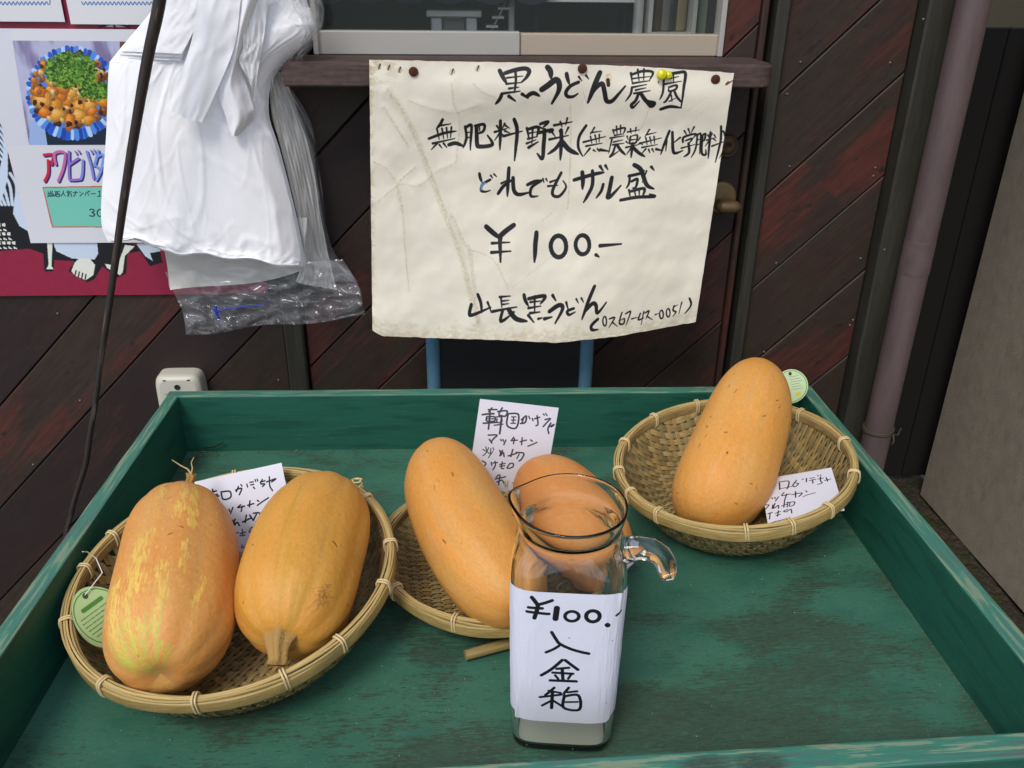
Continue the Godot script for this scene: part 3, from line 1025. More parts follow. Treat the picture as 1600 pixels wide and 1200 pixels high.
	# two white notes along the top, each with a blue zigzag border
	for k in 2:
		var zn := zp + 0.004 + 0.012 * 0
		var a := onz([-200, 112][k], 35, zn)
		var b := onz([103, 330][k], [34, 39][k], zn)
		o = Vector3(a.x, 0.72, zn + 0.003); ex = Vector3(b.x - a.x, 0, 0); ey = Vector3(0, b.y - 0.72, 0)
		w = 512; h = int(w * ey.length() / ex.length())
		im = Image.create(w, h, false, Image.FORMAT_RGB8)
		im.fill(Color(0.87, 0.87, 0.88))
		var pk := plane_mapper(o, ex, ey, w, h)
		var xa: float = [-190, 128][k]
		var xb: float = [78, 262][k]
		var zig := "1.6"
		var q := 0
		while xa + q * 3.2 < xb:
			zig += " %f %f" % [xa + q * 3.2, 3.0 + (4.5 if q % 2 else 0.0)]; q += 1
		ink(im, zig, pk, w / ex.length() / 1150.0, Color(0.35, 0.50, 0.68), false)
		ink(im, "1.6 %f 7 %f -40" % [xb, xb + 1], pk, w / ex.length() / 1150.0, Color(0.35, 0.50, 0.68), false)
		meta(obj("paper_note", sheet(o, ex, ey, 6, 6, func(s: float, t: float) -> float: return 0.001 * sin(s * 4.0), 0.0005), mat(Color(1, 1, 1), 0.5, itex(im))), ["white note with blue zigzag border above the flyer's left side", "white note with blue zigzag border beside the hanging bags"][k], "note", "zigzag bordered notes")

func wall_outlet() -> void:
	var a := onz(233, 580, WALL + 0.03)
	var b := onz(313, 580, WALL + 0.03)
	var top := onz(290, 587, WALL + 0.03).y
	var w := (b.x - a.x) * 0.47
	var hh := 0.062
	var t := thing("outlet_box", "white plastic outlet box on the boards behind the tray corner", "outlet", Vector3((a.x + b.x) / 2, top - hh, WALL))
	var rows := []
	var prof := [[0.0, 0.0], [0.022, 0.0], [0.0285, 0.0025], [0.031, 0.008], [0.031, 1.0]]
	for e in prof:
		var row := PackedVector3Array()
		for k in 48:
			var an := -TAU * k / 48.0
			var cx := signf(cos(an)) * pow(absf(cos(an)), 0.32)
			var cz := signf(sin(an)) * pow(absf(sin(an)), 0.32)
			if e[1] == 1.0: row.append(Vector3.ZERO + Vector3(0, 0, 0.031))
			else: row.append(Vector3(cx * (w - e[1]), cz * (hh - e[1]), e[0]))
		rows.append(row)
	rows.insert(4, rows[3].duplicate())
	var m := MB.new()
	m.grid(rows, true)
	obj("cover", m, mat(Color(0.78, 0.77, 0.71), 0.4), t)
	m = MB.new()
	m.lathe([[0.0, 0.0], [0.0035, 0.0], [0.004, 0.0006], [0.0046, 0.0006]], 16)
	obj("screw_hole", m, mat(Color(0.12, 0.11, 0.1), 0.6), t, Vector3(0.0, hh - 0.019, 0.0312), Basis(Vector3.RIGHT, PI / 2))
	# moulded small print
	m = MB.new()
	var gm := mat(Color(0.45, 0.45, 0.42), 0.6)
	for k in 5:
		m = MB.new()
		m.cbox(Vector3(-0.012 + (k % 2) * 0.006, hh - 0.030 - k * 0.0045, 0.0313), Vector3(0.009 - 0.002 * (k % 3), 0.0005, 0.0002), 0.0001)
		obj("print_line", m, gm, t)
	for k in 2:
		m = MB.new()
		m.cbox(Vector3(0.018 * (1 if k else -1), hh - 0.008, 0.030), Vector3(0.0025, 0.0012, 0.001), 0.0003)
		obj("slot", m, mat(Color(0.25, 0.24, 0.22), 0.6), t)

func panel_stand() -> void:
	var z := -0.105
	var blue := mat(Color(0.33, 0.50, 0.59), 0.45)
	bump(blue, bumptex(81, 0.05, 128, 2.0), 0.3, 12.0)
	var t := thing("panel_stand", "blue tube frame holding a black panel, standing behind the tray", "stand", Vector3(0, GROUND, z))
	var l := onz(677, 560, z)
	var r := onz(916, 560, z)
	for x in [l.x, r.x]:
		var m := MB.new()
		m.tube([Vector3(x, 0, 0.0), Vector3(x, 0.5, 0.0), Vector3(x, 0.98, 0.0)], [0.0105, 0.0105, 0.0105], 18)
		obj("upright", m, blue, t)
	for y in [0.12, 0.97]:
		var m := MB.new()
		m.tube([Vector3(l.x + 0.008, y, 0), Vector3(r.x - 0.008, y, 0)], [0.009], 14)
		obj("crossbar", m, blue, t)
	var m := MB.new()
	m.cbox(Vector3((l.x + r.x) / 2, 0.68, -0.002), Vector3((r.x - l.x) / 2 - 0.010, 0.27, 0.004), 0.001)
	var p := obj("panel", m, mat(Color(0.075, 0.075, 0.085), 0.55), t)
	for k in 9:
		m = MB.new()
		m.cbox(Vector3((l.x + r.x) / 2 - 0.035 + k * 0.009, 0.703, 0.0023), Vector3(0.0032, 0.0022, 0.0002), 0.0001)
		obj("print_mark", m, mat(Color(0.13, 0.13, 0.14), 0.6), p)
	for x in [l.x, r.x]:
		m = MB.new()
		m.tube([Vector3(x, 0.55, -0.012), Vector3(x, 0.0, -0.035)], [0.008], 12)
		obj("rear_leg", m, blue, t)

# ------------------------------------------------------------------ the tray
func tray() -> void:
	var n1 := noise(101, 1.0, 4)
	var n2 := noise(102, 1.0, 5)
	var green := Color(0.235, 0.435, 0.36)
	var fl := paint(1050, 750, func(xi: int, yi: int) -> Color:
		var x := xi / 0.75
		var y := yi / 0.75
		var u := x / 1400.0
		var v := y / 1000.0
		var g := n1.get_noise_2d(x * 0.010, y * 0.22)
		var g2 := n1.get_noise_2d(x * 0.05, y * 0.9 + 300)
		var big := n2.get_noise_2d(x * 0.0028 + 3.0, y * 0.0052 + 7.0)
		var c := green
		var s := 1.0 + 0.05 * g + 0.10 * g2
		# paint rubbed away down to dark weathered wood, torn along the grain
		var bias := 0.20 * sst(0.35, 0.85, v) * sst(0.4, 0.9, u) - 0.10 + 0.06 * sst(0.6, 1.0, v)
		var wear := sst(-0.06, 0.09, big * 0.75 + 0.26 * g + 0.30 * g2 + bias)
		var worn := Color(0.245, 0.36, 0.30).lerp(Color(0.205, 0.255, 0.20), clampf(0.45 + 1.5 * g2 + 0.6 * g, 0.0, 1.0))
		c = c.lerp(Color(0.165, 0.385, 0.32), sst(-0.1, 0.6, n2.get_noise_2d(x * 0.006 + 60, y * 0.009)) * 0.6)
		c = c.lerp(worn, wear * (0.62 + 0.25 * sst(-0.2, 0.3, big)))
		var bare := sst(0.40, 0.55, g2 * 0.8 + g * 0.5)
		c = c.lerp(Color(0.18, 0.19, 0.15), bare * 0.5)
		var speck := n1.get_noise_2d(x * 0.9 + 11, y * 0.9)
		if speck > 0.62: c = c.lerp(Color(0.62, 0.68, 0.62), 0.5)
		return Color(c.r * s, c.g * s, c.b * s))
	var fm := mat(Color(1, 1, 1), 0.55, itex(fl))
	bump(fm, bumptex(103, 0.04, 256, 2.0), 0.12)
	# boards: u along the board, v 0 to 0.75 the painted faces, 0.8 to 1 the worn top edge
	var bd := paint(1024, 384, func(x: int, y: int) -> Color:
		var v := y / 384.0
		var g := n1.get_noise_2d(x * 0.008, y * 0.16 + 90)
		var g2 := n1.get_noise_2d(x * 0.03, y * 0.7 + 40)
		var c := Color(0.12, 0.355, 0.29)
		var s := 1.0 + 0.07 * g + 0.05 * g2
		if v < 0.78:
			c = c.lerp(Color(0.40, 0.47, 0.40), sst(0.44, 0.60, g2 * 0.6 + g * 0.6) * 0.5)
			c = c.lerp(Color(0.07, 0.26, 0.22), sst(0.0, 0.5, n2.get_noise_2d(x * 0.007, y * 0.02)) * 0.5)
		else:
			c = Color(0.235, 0.485, 0.41)
			var w := n2.get_noise_2d(x * 0.010 + 5, y * 0.045) + 0.25 * g2 + 0.2 * g
			c = c.lerp(Color(0.52, 0.565, 0.47), sst(0.14, 0.24, w) * 0.85)
			c = c.lerp(Color(0.28, 0.44, 0.42), sst(0.12, 0.3, -w) * 0.7)
			c = c.lerp(Color(0.36, 0.40, 0.36), sst(0.40, 0.52, -w) * 0.8)
			for kx in [205.0, 246.0]:
				var rr := sqrt(pow((x - kx) / 17.0, 2.0) + pow((y - 344.0) / 17.0, 2.0))
				if rr < 1.6: c = c.lerp(Color(0.27, 0.31, 0.28).lerp(Color(0.16, 0.17, 0.14), 0.5 + 0.5 * sin(rr * 8.0 + g2 * 9.0 + g * 5.0)), 0.6 * (1.0 - sst(0.8, 1.5, rr + 0.4 * g2)))
		return Color(c.r * s, c.g * s, c.b * s))
	var bm := mat(Color(1, 1, 1), 0.5, itex(bd))
	bump(bm, bumptex(104, 0.04, 256, 2.0), 0.12)
	var t := thing("display_tray", "worn green painted wooden tray table holding the baskets of squash", "tray", Vector3(0, GROUND, 0))
	var H := 0.086 - GROUND
	var fy := -GROUND
	# corners of the rim (outer and inner), slightly out of square like the real one
	var bl := Vector2(-0.447, 0.0)
	var br := Vector2(0.444, 0.018)
	var fl2 := Vector2(-0.462, 0.672)
	var fr := Vector2(0.444, 0.650)
	var bli := Vector2(-0.4305, 0.019)
	var bri := Vector2(0.4265, 0.036)
	var fli := Vector2(-0.4425, 0.645)
	var fri := Vector2(0.4255, 0.626)
	var board := func(called: String, q: Array, y0: float, y1: float, along: int, off: float) -> void:
		# q: plan outline of four corners, edge 0-1 is the outer long side, 2-3 the inner one
		var m := MB.new()
		var L: float = q[0].distance_to(q[1])
		var b := 0.0022
		var c2: Vector2 = (q[0] + q[1] + q[2] + q[3]) / 4.0
		var segs := 24
		var line := func(a: Vector2, e: Vector2, y: float, v: float) -> Array:
			var r := PackedVector3Array()
			var u := PackedVector2Array()
			for k in segs + 1:
				var p := a.lerp(e, float(k) / segs)
				var wob := 0.0007 * n1.get_noise_2d(p.x * 60.0 + off, p.y * 60.0)
				r.append(Vector3(p.x, y + wob, p.y)); u.append(Vector2(off + L * k / segs, v))
			return [r, u]
		var ins := func(p: Vector2) -> Vector2:
			return p.move_toward(c2, 0.0)
		var d: Vector2 = (q[3] - q[0]).normalized() * b
		var rr := [line.call(q[0], q[1], y0, 0.70), line.call(q[0], q[1], y1 - b, 0.05), line.call(q[0] + d * 0.3, q[1] + d * 0.3, y1 - b * 0.3, 0.83), line.call(q[0] + d, q[1] + d, y1, 0.84), line.call(q[3] - d, q[2] - d, y1, 0.97), line.call(q[3] - d * 0.3, q[2] - d * 0.3, y1 - b * 0.3, 0.98), line.call(q[3], q[2], y1 - b, 0.05), line.call(q[3], q[2], y0, 0.70)]
		for k in rr.size() - 1:
			var rows := [rr[k][0], rr[k + 1][0]]
			var us := [rr[k][1], rr[k + 1][1]]
			if k == 1 or k == 5: pass
			m.grid(rows if along > 0 else [rr[k + 1][0], rr[k][0]], false, us if along > 0 else [rr[k + 1][1], rr[k][1]])
		# ends and underside
		for e in [0, segs]:
			var pts := []
			var uu := []
			for k in rr.size():
				pts.append(rr[k][0][e]); uu.append(Vector2(0.02 * k, 0.3))
			var o3 := Vector3(pts[0].x - c2.x, 0, pts[0].z - c2.y)
			m.poly(pts, o3, uu)
		m.poly([Vector3(q[0].x, y0, q[0].y), Vector3(q[1].x, y0, q[1].y), Vector3(q[2].x, y0, q[2].y), Vector3(q[3].x, y0, q[3].y)], Vector3.DOWN)
		obj(called, m, bm, t)
	board.call("back_board", [bl, br, Vector2(br.x - 0.0, bri.y), Vector2(bl.x, bli.y)], fy - 0.018, H, -1, 0.26)
	board.call("front_board", [fl2, fr, Vector2(fr.x, fri.y), Vector2(fl2.x, fli.y)], fy - 0.018, H, 1, 0.61)
	board.call("side_board", [Vector2(bl.x, bli.y + 0.0006), Vector2(fl2.x, fli.y - 0.0006), Vector2(fli.x, fli.y - 0.0006), Vector2(bli.x, bli.y + 0.0006)], fy - 0.018, H + 0.0006, 1, 0.35)
	board.call("side_board", [Vector2(br.x, bri.y + 0.0006), Vector2(fr.x + 0.004, fri.y - 0.0006), Vector2(fri.x, fri.y - 0.0006), Vector2(bri.x, bri.y + 0.0006)], fy - 0.018, H + 0.0008, -1, 0.27)
	# floor panel
	var rows := []
	var uvs := []
	for i in 31:
		var row := PackedVector3Array()
		var u := PackedVector2Array()
		for j in 41:
			var s := j / 40.0
			var q := i / 30.0
			var a := bli.lerp(fli, q)
			var b := bri.lerp(fri, q)
			var p := a.lerp(b, s)
			row.append(Vector3(p.x, fy + 0.0004 * n1.get_noise_2d(p.x * 20, p.y * 20), p.y)); u.append(Vector2(s, q))
		rows.append(row); uvs.append(u)
	var m := MB.new()
	m.grid(rows, false, uvs)
	m.poly([Vector3(bli.x, fy - 0.012, bli.y), Vector3(bri.x, fy - 0.012, bri.y), Vector3(fri.x, fy - 0.012, fri.y), Vector3(fli.x, fy - 0.012, fli.y)], Vector3.DOWN)
	obj("floor_panel", m, fm, t)
	for x in [-0.40, 0.40]:
		for z in [0.05, 0.60]:
			m = MB.new()
			m.cbox(Vector3(x, (fy - 0.0185) / 2, z), Vector3(0.022, (fy - 0.0185) / 2, 0.022), 0.003)
			obj("leg", m, bm, t)

# ------------------------------------------------------------------ baskets
const BASK := {"L": [Vector3(-0.2745, 0.0735, 0.3835), 0.1555, Vector2(-0.0647, 0.1139), 0.0575, 0.9, 0.77], "C": [Vector3(-0.008, 0.041, 0.311), 0.1315, Vector2(0, 0), 0.035, 0.12, 0.6], "R": [Vector3(0.2745, 0.086, 0.2155), 0.1375, Vector2(-0.136, 0.031), 0.074, 0.25, 0.56]}
func bowl_h(r: float, R: float, d: float, flat: float) -> float:
	var s := clampf((r / R - flat) / (1.0 - flat), 0.0, 1.0)
	return d * s * s
func bask_basis(k: String) -> Basis:
	var tl: Vector2 = BASK[k][2]
	var n := Vector3(tan(tl.x), 1, tan(tl.y)).normalized()
	var x := Vector3(cos(BASK[k][4]), 0, -sin(BASK[k][4]))
	x = (x - n * n.dot(x)).normalized()
	return Basis(x, n, x.cross(n))
func baskets() -> void:
	var bim := paint(256, 64, func(x: int, y: int) -> Color:
		var s := 0.9 + 0.18 * noise_a.get_noise_2d(x * 0.02, y * 0.5) + 0.08 * noise_a.get_noise_2d(x * 0.3, y * 0.3)
		return Color(s, s, s * 0.98))
	var bt := itex(bim)
	var weave_m := mat(Color(1, 1, 1), 0.5, bt)
	weave_m.vertex_color_use_as_albedo = true
	var hoop_m := mat(Color(1, 1, 1), 0.42, bt)
	hoop_m.vertex_color_use_as_albedo = true
	var tie_m := mat(Color(0.84, 0.755, 0.56), 0.55)
	var labels := {"L": "bamboo basket holding two squash, one blotched with yellow and green", "C": "shallow bamboo basket holding two squash behind the glass jug", "R": "bamboo basket holding a single upright leaning squash"}
	for key in ["L", "C", "R"]:
		var e: Array = BASK[key]
		var R: float = e[1]
		var D: float = e[3]
		var bas := bask_basis(key)
		var base: Vector3 = e[0] - bas.y * D
		var t := thing("bamboo_basket", labels[key], "basket", base, bas, "bamboo baskets")
		var dark := 1.0
		# weave: thin wefts along x, wider warps along z
		var ws := 0.0105
		var vs: float = {"L": 0.0054, "C": 0.0038, "R": 0.0044}[key]
		var A := 0.0011
		for pass_ in 2:
			var m := MB.new()
			var sp: float = vs if pass_ == 0 else ws
			var other: float = ws if pass_ == 0 else vs
			var wid: float = vs * 0.42 if pass_ == 0 else 0.0028
			var cnt := int(R / sp)
			for k in range(-cnt, cnt + 1):
				var v := k * sp
				var lim := sqrt(maxf(0.0, (R - 0.003) * (R - 0.003) - v * v))
				if lim < 0.01: continue
				var tone := rng.randf_range(0.6, 1.18)
				var warm := rng.randf_range(-0.03, 0.03)
				m.tint = Color((0.46 + warm) * tone, 0.325 * tone, (0.135 - warm * 0.5) * tone)
				var steps := int(2.0 * lim / (other / (5.0 if pass_ == 0 else 2.0))) + 2
				var r0 := PackedVector3Array()
				var r1 := PackedVector3Array()
				var r2 := PackedVector3Array()
				var u0 := PackedVector2Array()
				var u1 := PackedVector2Array()
				var u2 := PackedVector2Array()
				var vo := rng.randf()
				for q in steps + 1:
					var u := lerpf(-lim, lim, float(q) / steps)
					var off := A * cos(PI * u / other + (PI if posmod(k, 2) == 1 else 0.0)) * (1.0 if pass_ == 0 else -0.8)
					var row := []
					for side in [-1.0, 0.0, 1.0]:
						var vv: float = v + side * wid
						var x: float = u if pass_ == 0 else vv
						var z: float = vv if pass_ == 0 else u
						var rr := sqrt(x * x + z * z)
						var h := bowl_h(rr, R, D, e[5])
						var sl := (bowl_h(rr + 0.001, R, D, e[5]) - bowl_h(rr - 0.001, R, D, e[5])) / 0.002
						var n := Vector3(-sl * x / maxf(rr, 1e-4), 1, -sl * z / maxf(rr, 1e-4)).normalized()
						row.append(Vector3(x, h, z) + n * (off - (0.00045 if side != 0.0 else 0.0) + 0.0016))
					if pass_ == 0:
						r0.append(row[0]); r1.append(row[1]); r2.append(row[2])
					else:
						r0.append(row[2]); r1.append(row[1]); r2.append(row[0])
					var tu := u * 4.0 + vo
					u0.append(Vector2(tu, vo)); u1.append(Vector2(tu, vo + 0.1)); u2.append(Vector2(tu, vo + 0.2))
				m.grid([r0, r1, r2], false, [u0, u1, u2])
			var w := obj("weft_strips" if pass_ == 0 else "warp_strips", m, weave_m, t)
			w.set_meta("kind", "stuff")
		# hoops and the bundle of splints along the top
		var hoop := func(called: String, rad: float, yc: float, hw: float, hh: float, col: Color, ph: float) -> void:
			var m := MB.new()
			var rows := []
			var us := []
			var sec := [[-0.6, -1.0], [0.6, -1.0], [1.0, -0.8], [1.0, 0.0], [1.0, 0.8], [0.6, 1.0], [-0.6, 1.0], [-1.0, 0.8], [-1.0, -0.8], [-0.6, -1.0]]
			var cols := []
			for s in sec.size():
				var row := PackedVector3Array()
				var u := PackedVector2Array()
				var cc := PackedColorArray()
				for k in 97:
					var a := TAU * k / 96.0
					var wob := 0.0007 * sin(a * 3.0 + ph) + 0.0005 * sin(a * 7.0 + ph * 2.0)
					var rr: float = rad + wob + sec[s][0] * hw
					row.append(Vector3(cos(a) * rr, yc + sec[s][1] * hh + 0.0006 * sin(a * 5.0 + ph), -sin(a) * rr))
					u.append(Vector2(a * 0.7, 0.1 * s + ph))
					var f := 1.0 + 0.14 * noise_a.get_noise_2d(a * 1.5 * 10.0 + ph * 30.0, s * 0.4)
					cc.append(Color(col.r * f, col.g * f, col.b * f))
				rows.append(row); us.append(u); cols.append(cc)
			m.grid(rows, false, us, cols)
			obj(called, m, hoop_m, t)
		hoop.call("outer_hoop", R + 0.0024, D - 0.0030, 0.0017, 0.0060, Color(0.50, 0.355, 0.13), 0.3 + R * 9)
		hoop.call("inner_hoop", R - 0.0054, D - 0.0020, 0.0014, 0.0050, Color(0.44, 0.31, 0.13), 1.7 + R * 5)
		for k in 4:
			hoop.call("rim_splint", R - 0.0043 + k * 0.0020, D + 0.0040 + 0.0009 * (1.0 if k in [1, 2] else 0.0), 0.0010, 0.0012, Color(0.66, 0.485, 0.20) * [0.9, 1.1, 1.0, 0.85][k], 2.0 + k * 1.3 + R * 7)
		# ties
		var tm := MB.new()
		for s in [-1.0, 1.0]:
			var ps := []
			for k in 20:
				var a := TAU * k / 20.0
				var cx := signf(cos(a)) * pow(absf(cos(a)), 0.6)
				var cy := signf(sin(a)) * pow(absf(sin(a)), 0.6)
				ps.append(Vector3(-0.0015 + cx * 0.0064, -0.0012 + cy * 0.0088, s * 0.0014 + 0.0006 * sin(a)))
			tm.tube(ps, [0.00105], 6, false, true)
		var tmesh := tm.mesh()
		var nt := 13
		for k in nt:
			var a := TAU * (k + rng.randf_range(-0.3, 0.3)) / nt + 0.3
			obj("tie", tmesh, tie_m, t, Vector3(cos(a) * R, D, -sin(a) * R), Basis(Vector3.UP, a))
		if key == "L":
			# the knot where the hoop ends are bound
			var km := MB.new()
			var ps := []
			for k in 22:
				var a := k * 1.15
				ps.append(Vector3(0.010 + 0.005 * cos(a) + 0.001 * sin(k * 2.3), -0.008 + 0.012 * sin(k * 0.21), 0.006 * sin(a)))
			km.tube(ps, [0.0011], 6)
			var a := 0.9 - 0.95
			obj("knot", km, tie_m, t, Vector3(cos(a) * R, D, -sin(a) * R), Basis(Vector3.UP, a))
		if key == "C":
			var bm := MB.new()
			var inv := (Transform3D(bas, base)).affine_inverse()
			var pa := inv * ony(727, 1024, 0.0075)
			var pb := inv * ony(900, 978, 0.0075)
			bm.tint = Color(0.44, 0.32, 0.13)
			bm.tube([pa, pa.lerp(pb, 0.3) + Vector3(0, 0.0006, 0), pb], [0.0052, 0.0056, 0.005], 12)
			obj("foot_stick", bm, hoop_m, t)
var noise_a := noise(7, 1.0, 3)

# ------------------------------------------------------------------ squash
func squash(called: String, label: String, ctr: Vector3, yaw: float, pit: float, L: float, R: float, kk: float, ex: float, rib: float, style: int) -> Node3D:
	var d := Vector3(sin(yaw) * cos(pit), sin(pit), cos(yaw) * cos(pit)).normalized()
	var a := d.cross(Vector3.UP).normalized()
	var b := a.cross(d)
	var t := thing(called, label, "squash", ctr, Basis(a, b, d * 1.0) if a.cross(b).dot(d) > 0 else Basis(-a, b, d), "squash in the baskets")
	var sg := 1.0 if a.cross(b).dot(d) > 0 else -1.0
	var n1 := noise(200 + style, 1.0, 4)
	var n2 := noise(300 + style, 1.0, 3)
	var rows := []
	var uvs := []
	var ny := 64
	var nx := 96
	for i in ny + 1:
		var s := -cos(PI * i / ny)
		var rr := sqrt(maxf(0.0, 1.0 - pow(absf(s), ex))) * (1.0 + kk * s)
		var row := PackedVector3Array()
		var u := PackedVector2Array()
		for j in nx + 1:
			var ph := TAU * j / nx - PI / 2
			var lob := 1.0 + rib * (absf(cos(5.0 * ph + 0.3)) - 0.6) * (0.6 + 0.8 * pow(absf(s), 2.0))
			var big := 1.0 + 0.030 * n1.get_noise_3d(cos(ph) * 0.6, sin(ph) * 0.6, s * 0.8 + 3.0)
			var q := rr * R * lob * big
			var zz := s * L / 2
			# slightly dimpled ends
			zz -= signf(s) * 0.007 * exp(-rr * rr * 14.0) * (1.0 if rib > 0.01 else 0.6)
			var bend: float = 0.0045 * (1.0 - 2.2 * s * s) * [0.6, -0.5, -1.0, 0.8, 0.7][style]
			row.append(Vector3(sg * cos(ph) * q + bend, sin(ph) * q, zz)); u.append(Vector2(float(j) / nx, float(i) / ny))
		rows.append(row); uvs.append(u)
	if sg > 0:
		pass
	var m := MB.new()
	m.grid(rows, false, uvs)
	# make sure that the normals point outwards
	var mid := (ny / 2) * (nx + 1) + nx / 4
	if m.n[mid].dot(Vector3(m.v[mid].x, m.v[mid].y, 0)) < 0:
		var m2 := MB.new()
		for i in rows.size():
			rows[i].reverse(); uvs[i].reverse()
		m2.grid(rows, false, uvs)
		m = m2
	for k in m.n.size():
		if m.uv[k].y < 0.001: m.n[k] = Vector3(0, 0, -1)
		elif m.uv[k].y > 0.999: m.n[k] = Vector3(0, 0, 1)
	var cA: Color = [Color(0.868, 0.64, 0.35), Color(0.855, 0.635, 0.285), Color(0.878, 0.645, 0.335), Color(0.855, 0.595, 0.33), Color(0.878, 0.65, 0.345)][style]
	var cB: Color = [Color(0.825, 0.55, 0.26), Color(0.795, 0.545, 0.195), Color(0.835, 0.56, 0.235), Color(0.80, 0.51, 0.23), Color(0.825, 0.565, 0.24)][style]
	var im := paint(480, 360, func(x: int, y: int) -> Color:
		var u := x / 480.0
		var v := y / 360.0
		if u < 0.10 or u > 0.90: return cA
		var ph := TAU * u
		var cx := cos(ph)
		var cy := sin(ph)
		var lo := n1.get_noise_3d(cx * 1.1, cy * 1.1, v * 2.2)
		var str := n1.get_noise_3d(cx * 7.0, cy * 7.0, v * 2.4 + 30.0)
		var fine := n2.get_noise_3d(cx * 42.0, cy * 42.0, v * 55.0)
		var c := cA.lerp(cB, clampf(0.5 + 0.9 * lo + 0.35 * str, 0.0, 1.0))
		var s := 1.0 + 0.07 * fine + 0.05 * str + 0.05 * lo
		if style <= 1:
			# pale lines along the furrows
			var furrow := 1.0 - absf(cos(5.0 * (ph - PI / 2) + 0.3))
			c = c.lerp(Color(0.84, 0.63, 0.36), sst(0.55, 1.0, furrow) * 0.22)
		if style == 0:
			# yellow blotches in broken streaks, green where they reach the blossom end
			var near := 0.0
			for e in [[0.37, 0.62, 0.97, 0.030], [0.345, 0.80, 1.0, 0.035], [0.44, 0.50, 0.66, 0.030], [0.425, 0.62, 0.78, 0.022], [0.41, 0.74, 1.0, 0.030], [0.455, 0.80, 1.0, 0.026], [0.505, 0.62, 0.92, 0.018], [0.475, 0.03, 0.20, 0.018], [0.47, 0.24, 0.32, 0.016], [0.53, 0.28, 0.42, 0.016], [0.565, 0.26, 0.46, 0.018], [0.555, 0.55, 0.60, 0.012], [0.40, 0.08, 0.20, 0.014], [0.56, 0.90, 1.0, 0.02], [0.60, 0.66, 0.72, 0.010]]:
				var du: float = absf(u + 0.02 * n2.get_noise_2d(v * 5.0, e[0] * 90.0) - e[0]) / e[3]
				var dv: float = maxf(0.0, maxf(e[1] - v, v - e[2])) / 0.03
				near = maxf(near, 1.0 - sqrt(du * du + dv * dv) * 0.62)
			var bl := n2.get_noise_3d(cx * 24.0, cy * 24.0, v * 17.0) + 0.6 * n2.get_noise_3d(cx * 60.0, cy * 60.0, v * 40.0)
			var yel := sst(0.50, 0.78, near * 0.9 + 0.95 * bl)
			c = c.lerp(Color(0.90, 0.765, 0.36), yel * 0.8)
			var gr := yel * sst(0.72, 0.90, v + 0.12 * bl) + 0.6 * sst(0.955, 1.0, v) * sst(-0.2, 0.3, bl)
			c = c.lerp(Color(0.66, 0.70, 0.25), clampf(gr, 0.0, 1.0) * 0.7)
		elif style == 1:
			c = c.lerp(Color(0.72, 0.55, 0.16), sst(0.1, 0.5, n2.get_noise_3d(cx * 3.0, cy * 3.0, v * 1.5)) * 0.5)
		else:
			c = c.lerp(Color(0.84, 0.62, 0.42), sst(0.25, 0.6, n2.get_noise_3d(cx * 3.0, cy * 3.0, v * 3.5 + 7.0)) * 0.4)
		# corky ends
		var cork := maxf(sst(0.93, 1.0, v), 1.0 - sst(0.0, 0.06, v)) * (0.5 + 0.6 * fine)
		c = c.lerp(Color(0.62, 0.47, 0.30), clampf(cork, 0.0, 0.7))
		var pit_ := n2.get_noise_3d(cx * 30.0 + 50.0, cy * 30.0, v * 40.0)
		if pit_ > 0.58: c = c.lerp(Color(0.50, 0.33, 0.16), 0.45 * sst(0.58, 0.70, pit_))
		var dust := sst(0.15, 0.55, n1.get_noise_3d(cx * 4.0 + 20.0, cy * 4.0, v * 5.0))
		c = c.lerp(Color(0.80, 0.64, 0.48), dust * 0.12)
		return Color(c.r * s, c.g * s, c.b * s))
	# scratches and scars
	var lr := RandomNumberGenerator.new()
	lr.seed = 900 + style
	for k in [9, 10, 14, 9, 26][style]:
		var x := lr.randf_range(200, 470)
		var y := lr.randf_range(60, 430)
		var an := lr.randf() * TAU
		var l := lr.randf_range(2, 11)
		ink(im, "%f %f %f %f %f %f %f" % [lr.randf_range(0.9, 1.9), x, y, x + cos(an) * l * 0.5 + 1.0, y + sin(an) * l * 0.5, x + cos(an) * l, y + sin(an) * l], func(px: float, py: float) -> Vector2: return Vector2(px, py) * 0.75, 0.75, Color(0.40, 0.24, 0.11, 0.75))
	if style == 1:
		for k in 46:
			ink(im, "%f %f %f %f %f" % [lr.randf_range(0.8, 2.2), 405 + lr.randfn() * 9.0, 360 + lr.randfn() * 13.0, 405 + lr.randfn() * 9.0, 361 + lr.randfn() * 13.0], func(px: float, py: float) -> Vector2: return Vector2(px, py) * 0.75, 0.75, Color(0.33, 0.22, 0.12, 0.30))
	if style == 4:
		ink(im, "4 330 300 331 301", func(px: float, py: float) -> Vector2: return Vector2(px, py) * 0.75, 0.75, Color(0.30, 0.15, 0.07))
	var sm := mat(Color(1, 1, 1), 0.52, itex(im))
	sm.roughness = 0.58
	bump(sm, bumptex(210, 0.12, 256, 2.5), 0.16)
	sm.uv1_scale = Vector3.ONE
	sm.subsurf_scatter_enabled = true
	sm.subsurf_scatter_strength = 0.08
	obj("fruit", m, sm, t)
	return t
func stem_shape(ps: Array, rs: Array, lobes: float) -> MB:
	var m := MB.new()
	var rows := []
	for i in ps.size():
		var tdir: Vector3 = (ps[min(i + 1, ps.size() - 1)] - ps[max(i - 1, 0)]).normalized()
		var a := tdir.cross(Vector3.RIGHT).normalized()
		var b := tdir.cross(a)
		var row := PackedVector3Array()
		for k in 30:
			var an := -TAU * k / 30.0
			row.append(ps[i] + (a * cos(an) + b * sin(an)) * rs[i] * (1.0 + lobes * cos(an * 5.0 + i * 0.12)))
		rows.append(row)
	var e := PackedVector3Array()
	for k in 30: e.append(ps[ps.size() - 1])
	rows.append(e)
	m.grid(rows, true)
	return m
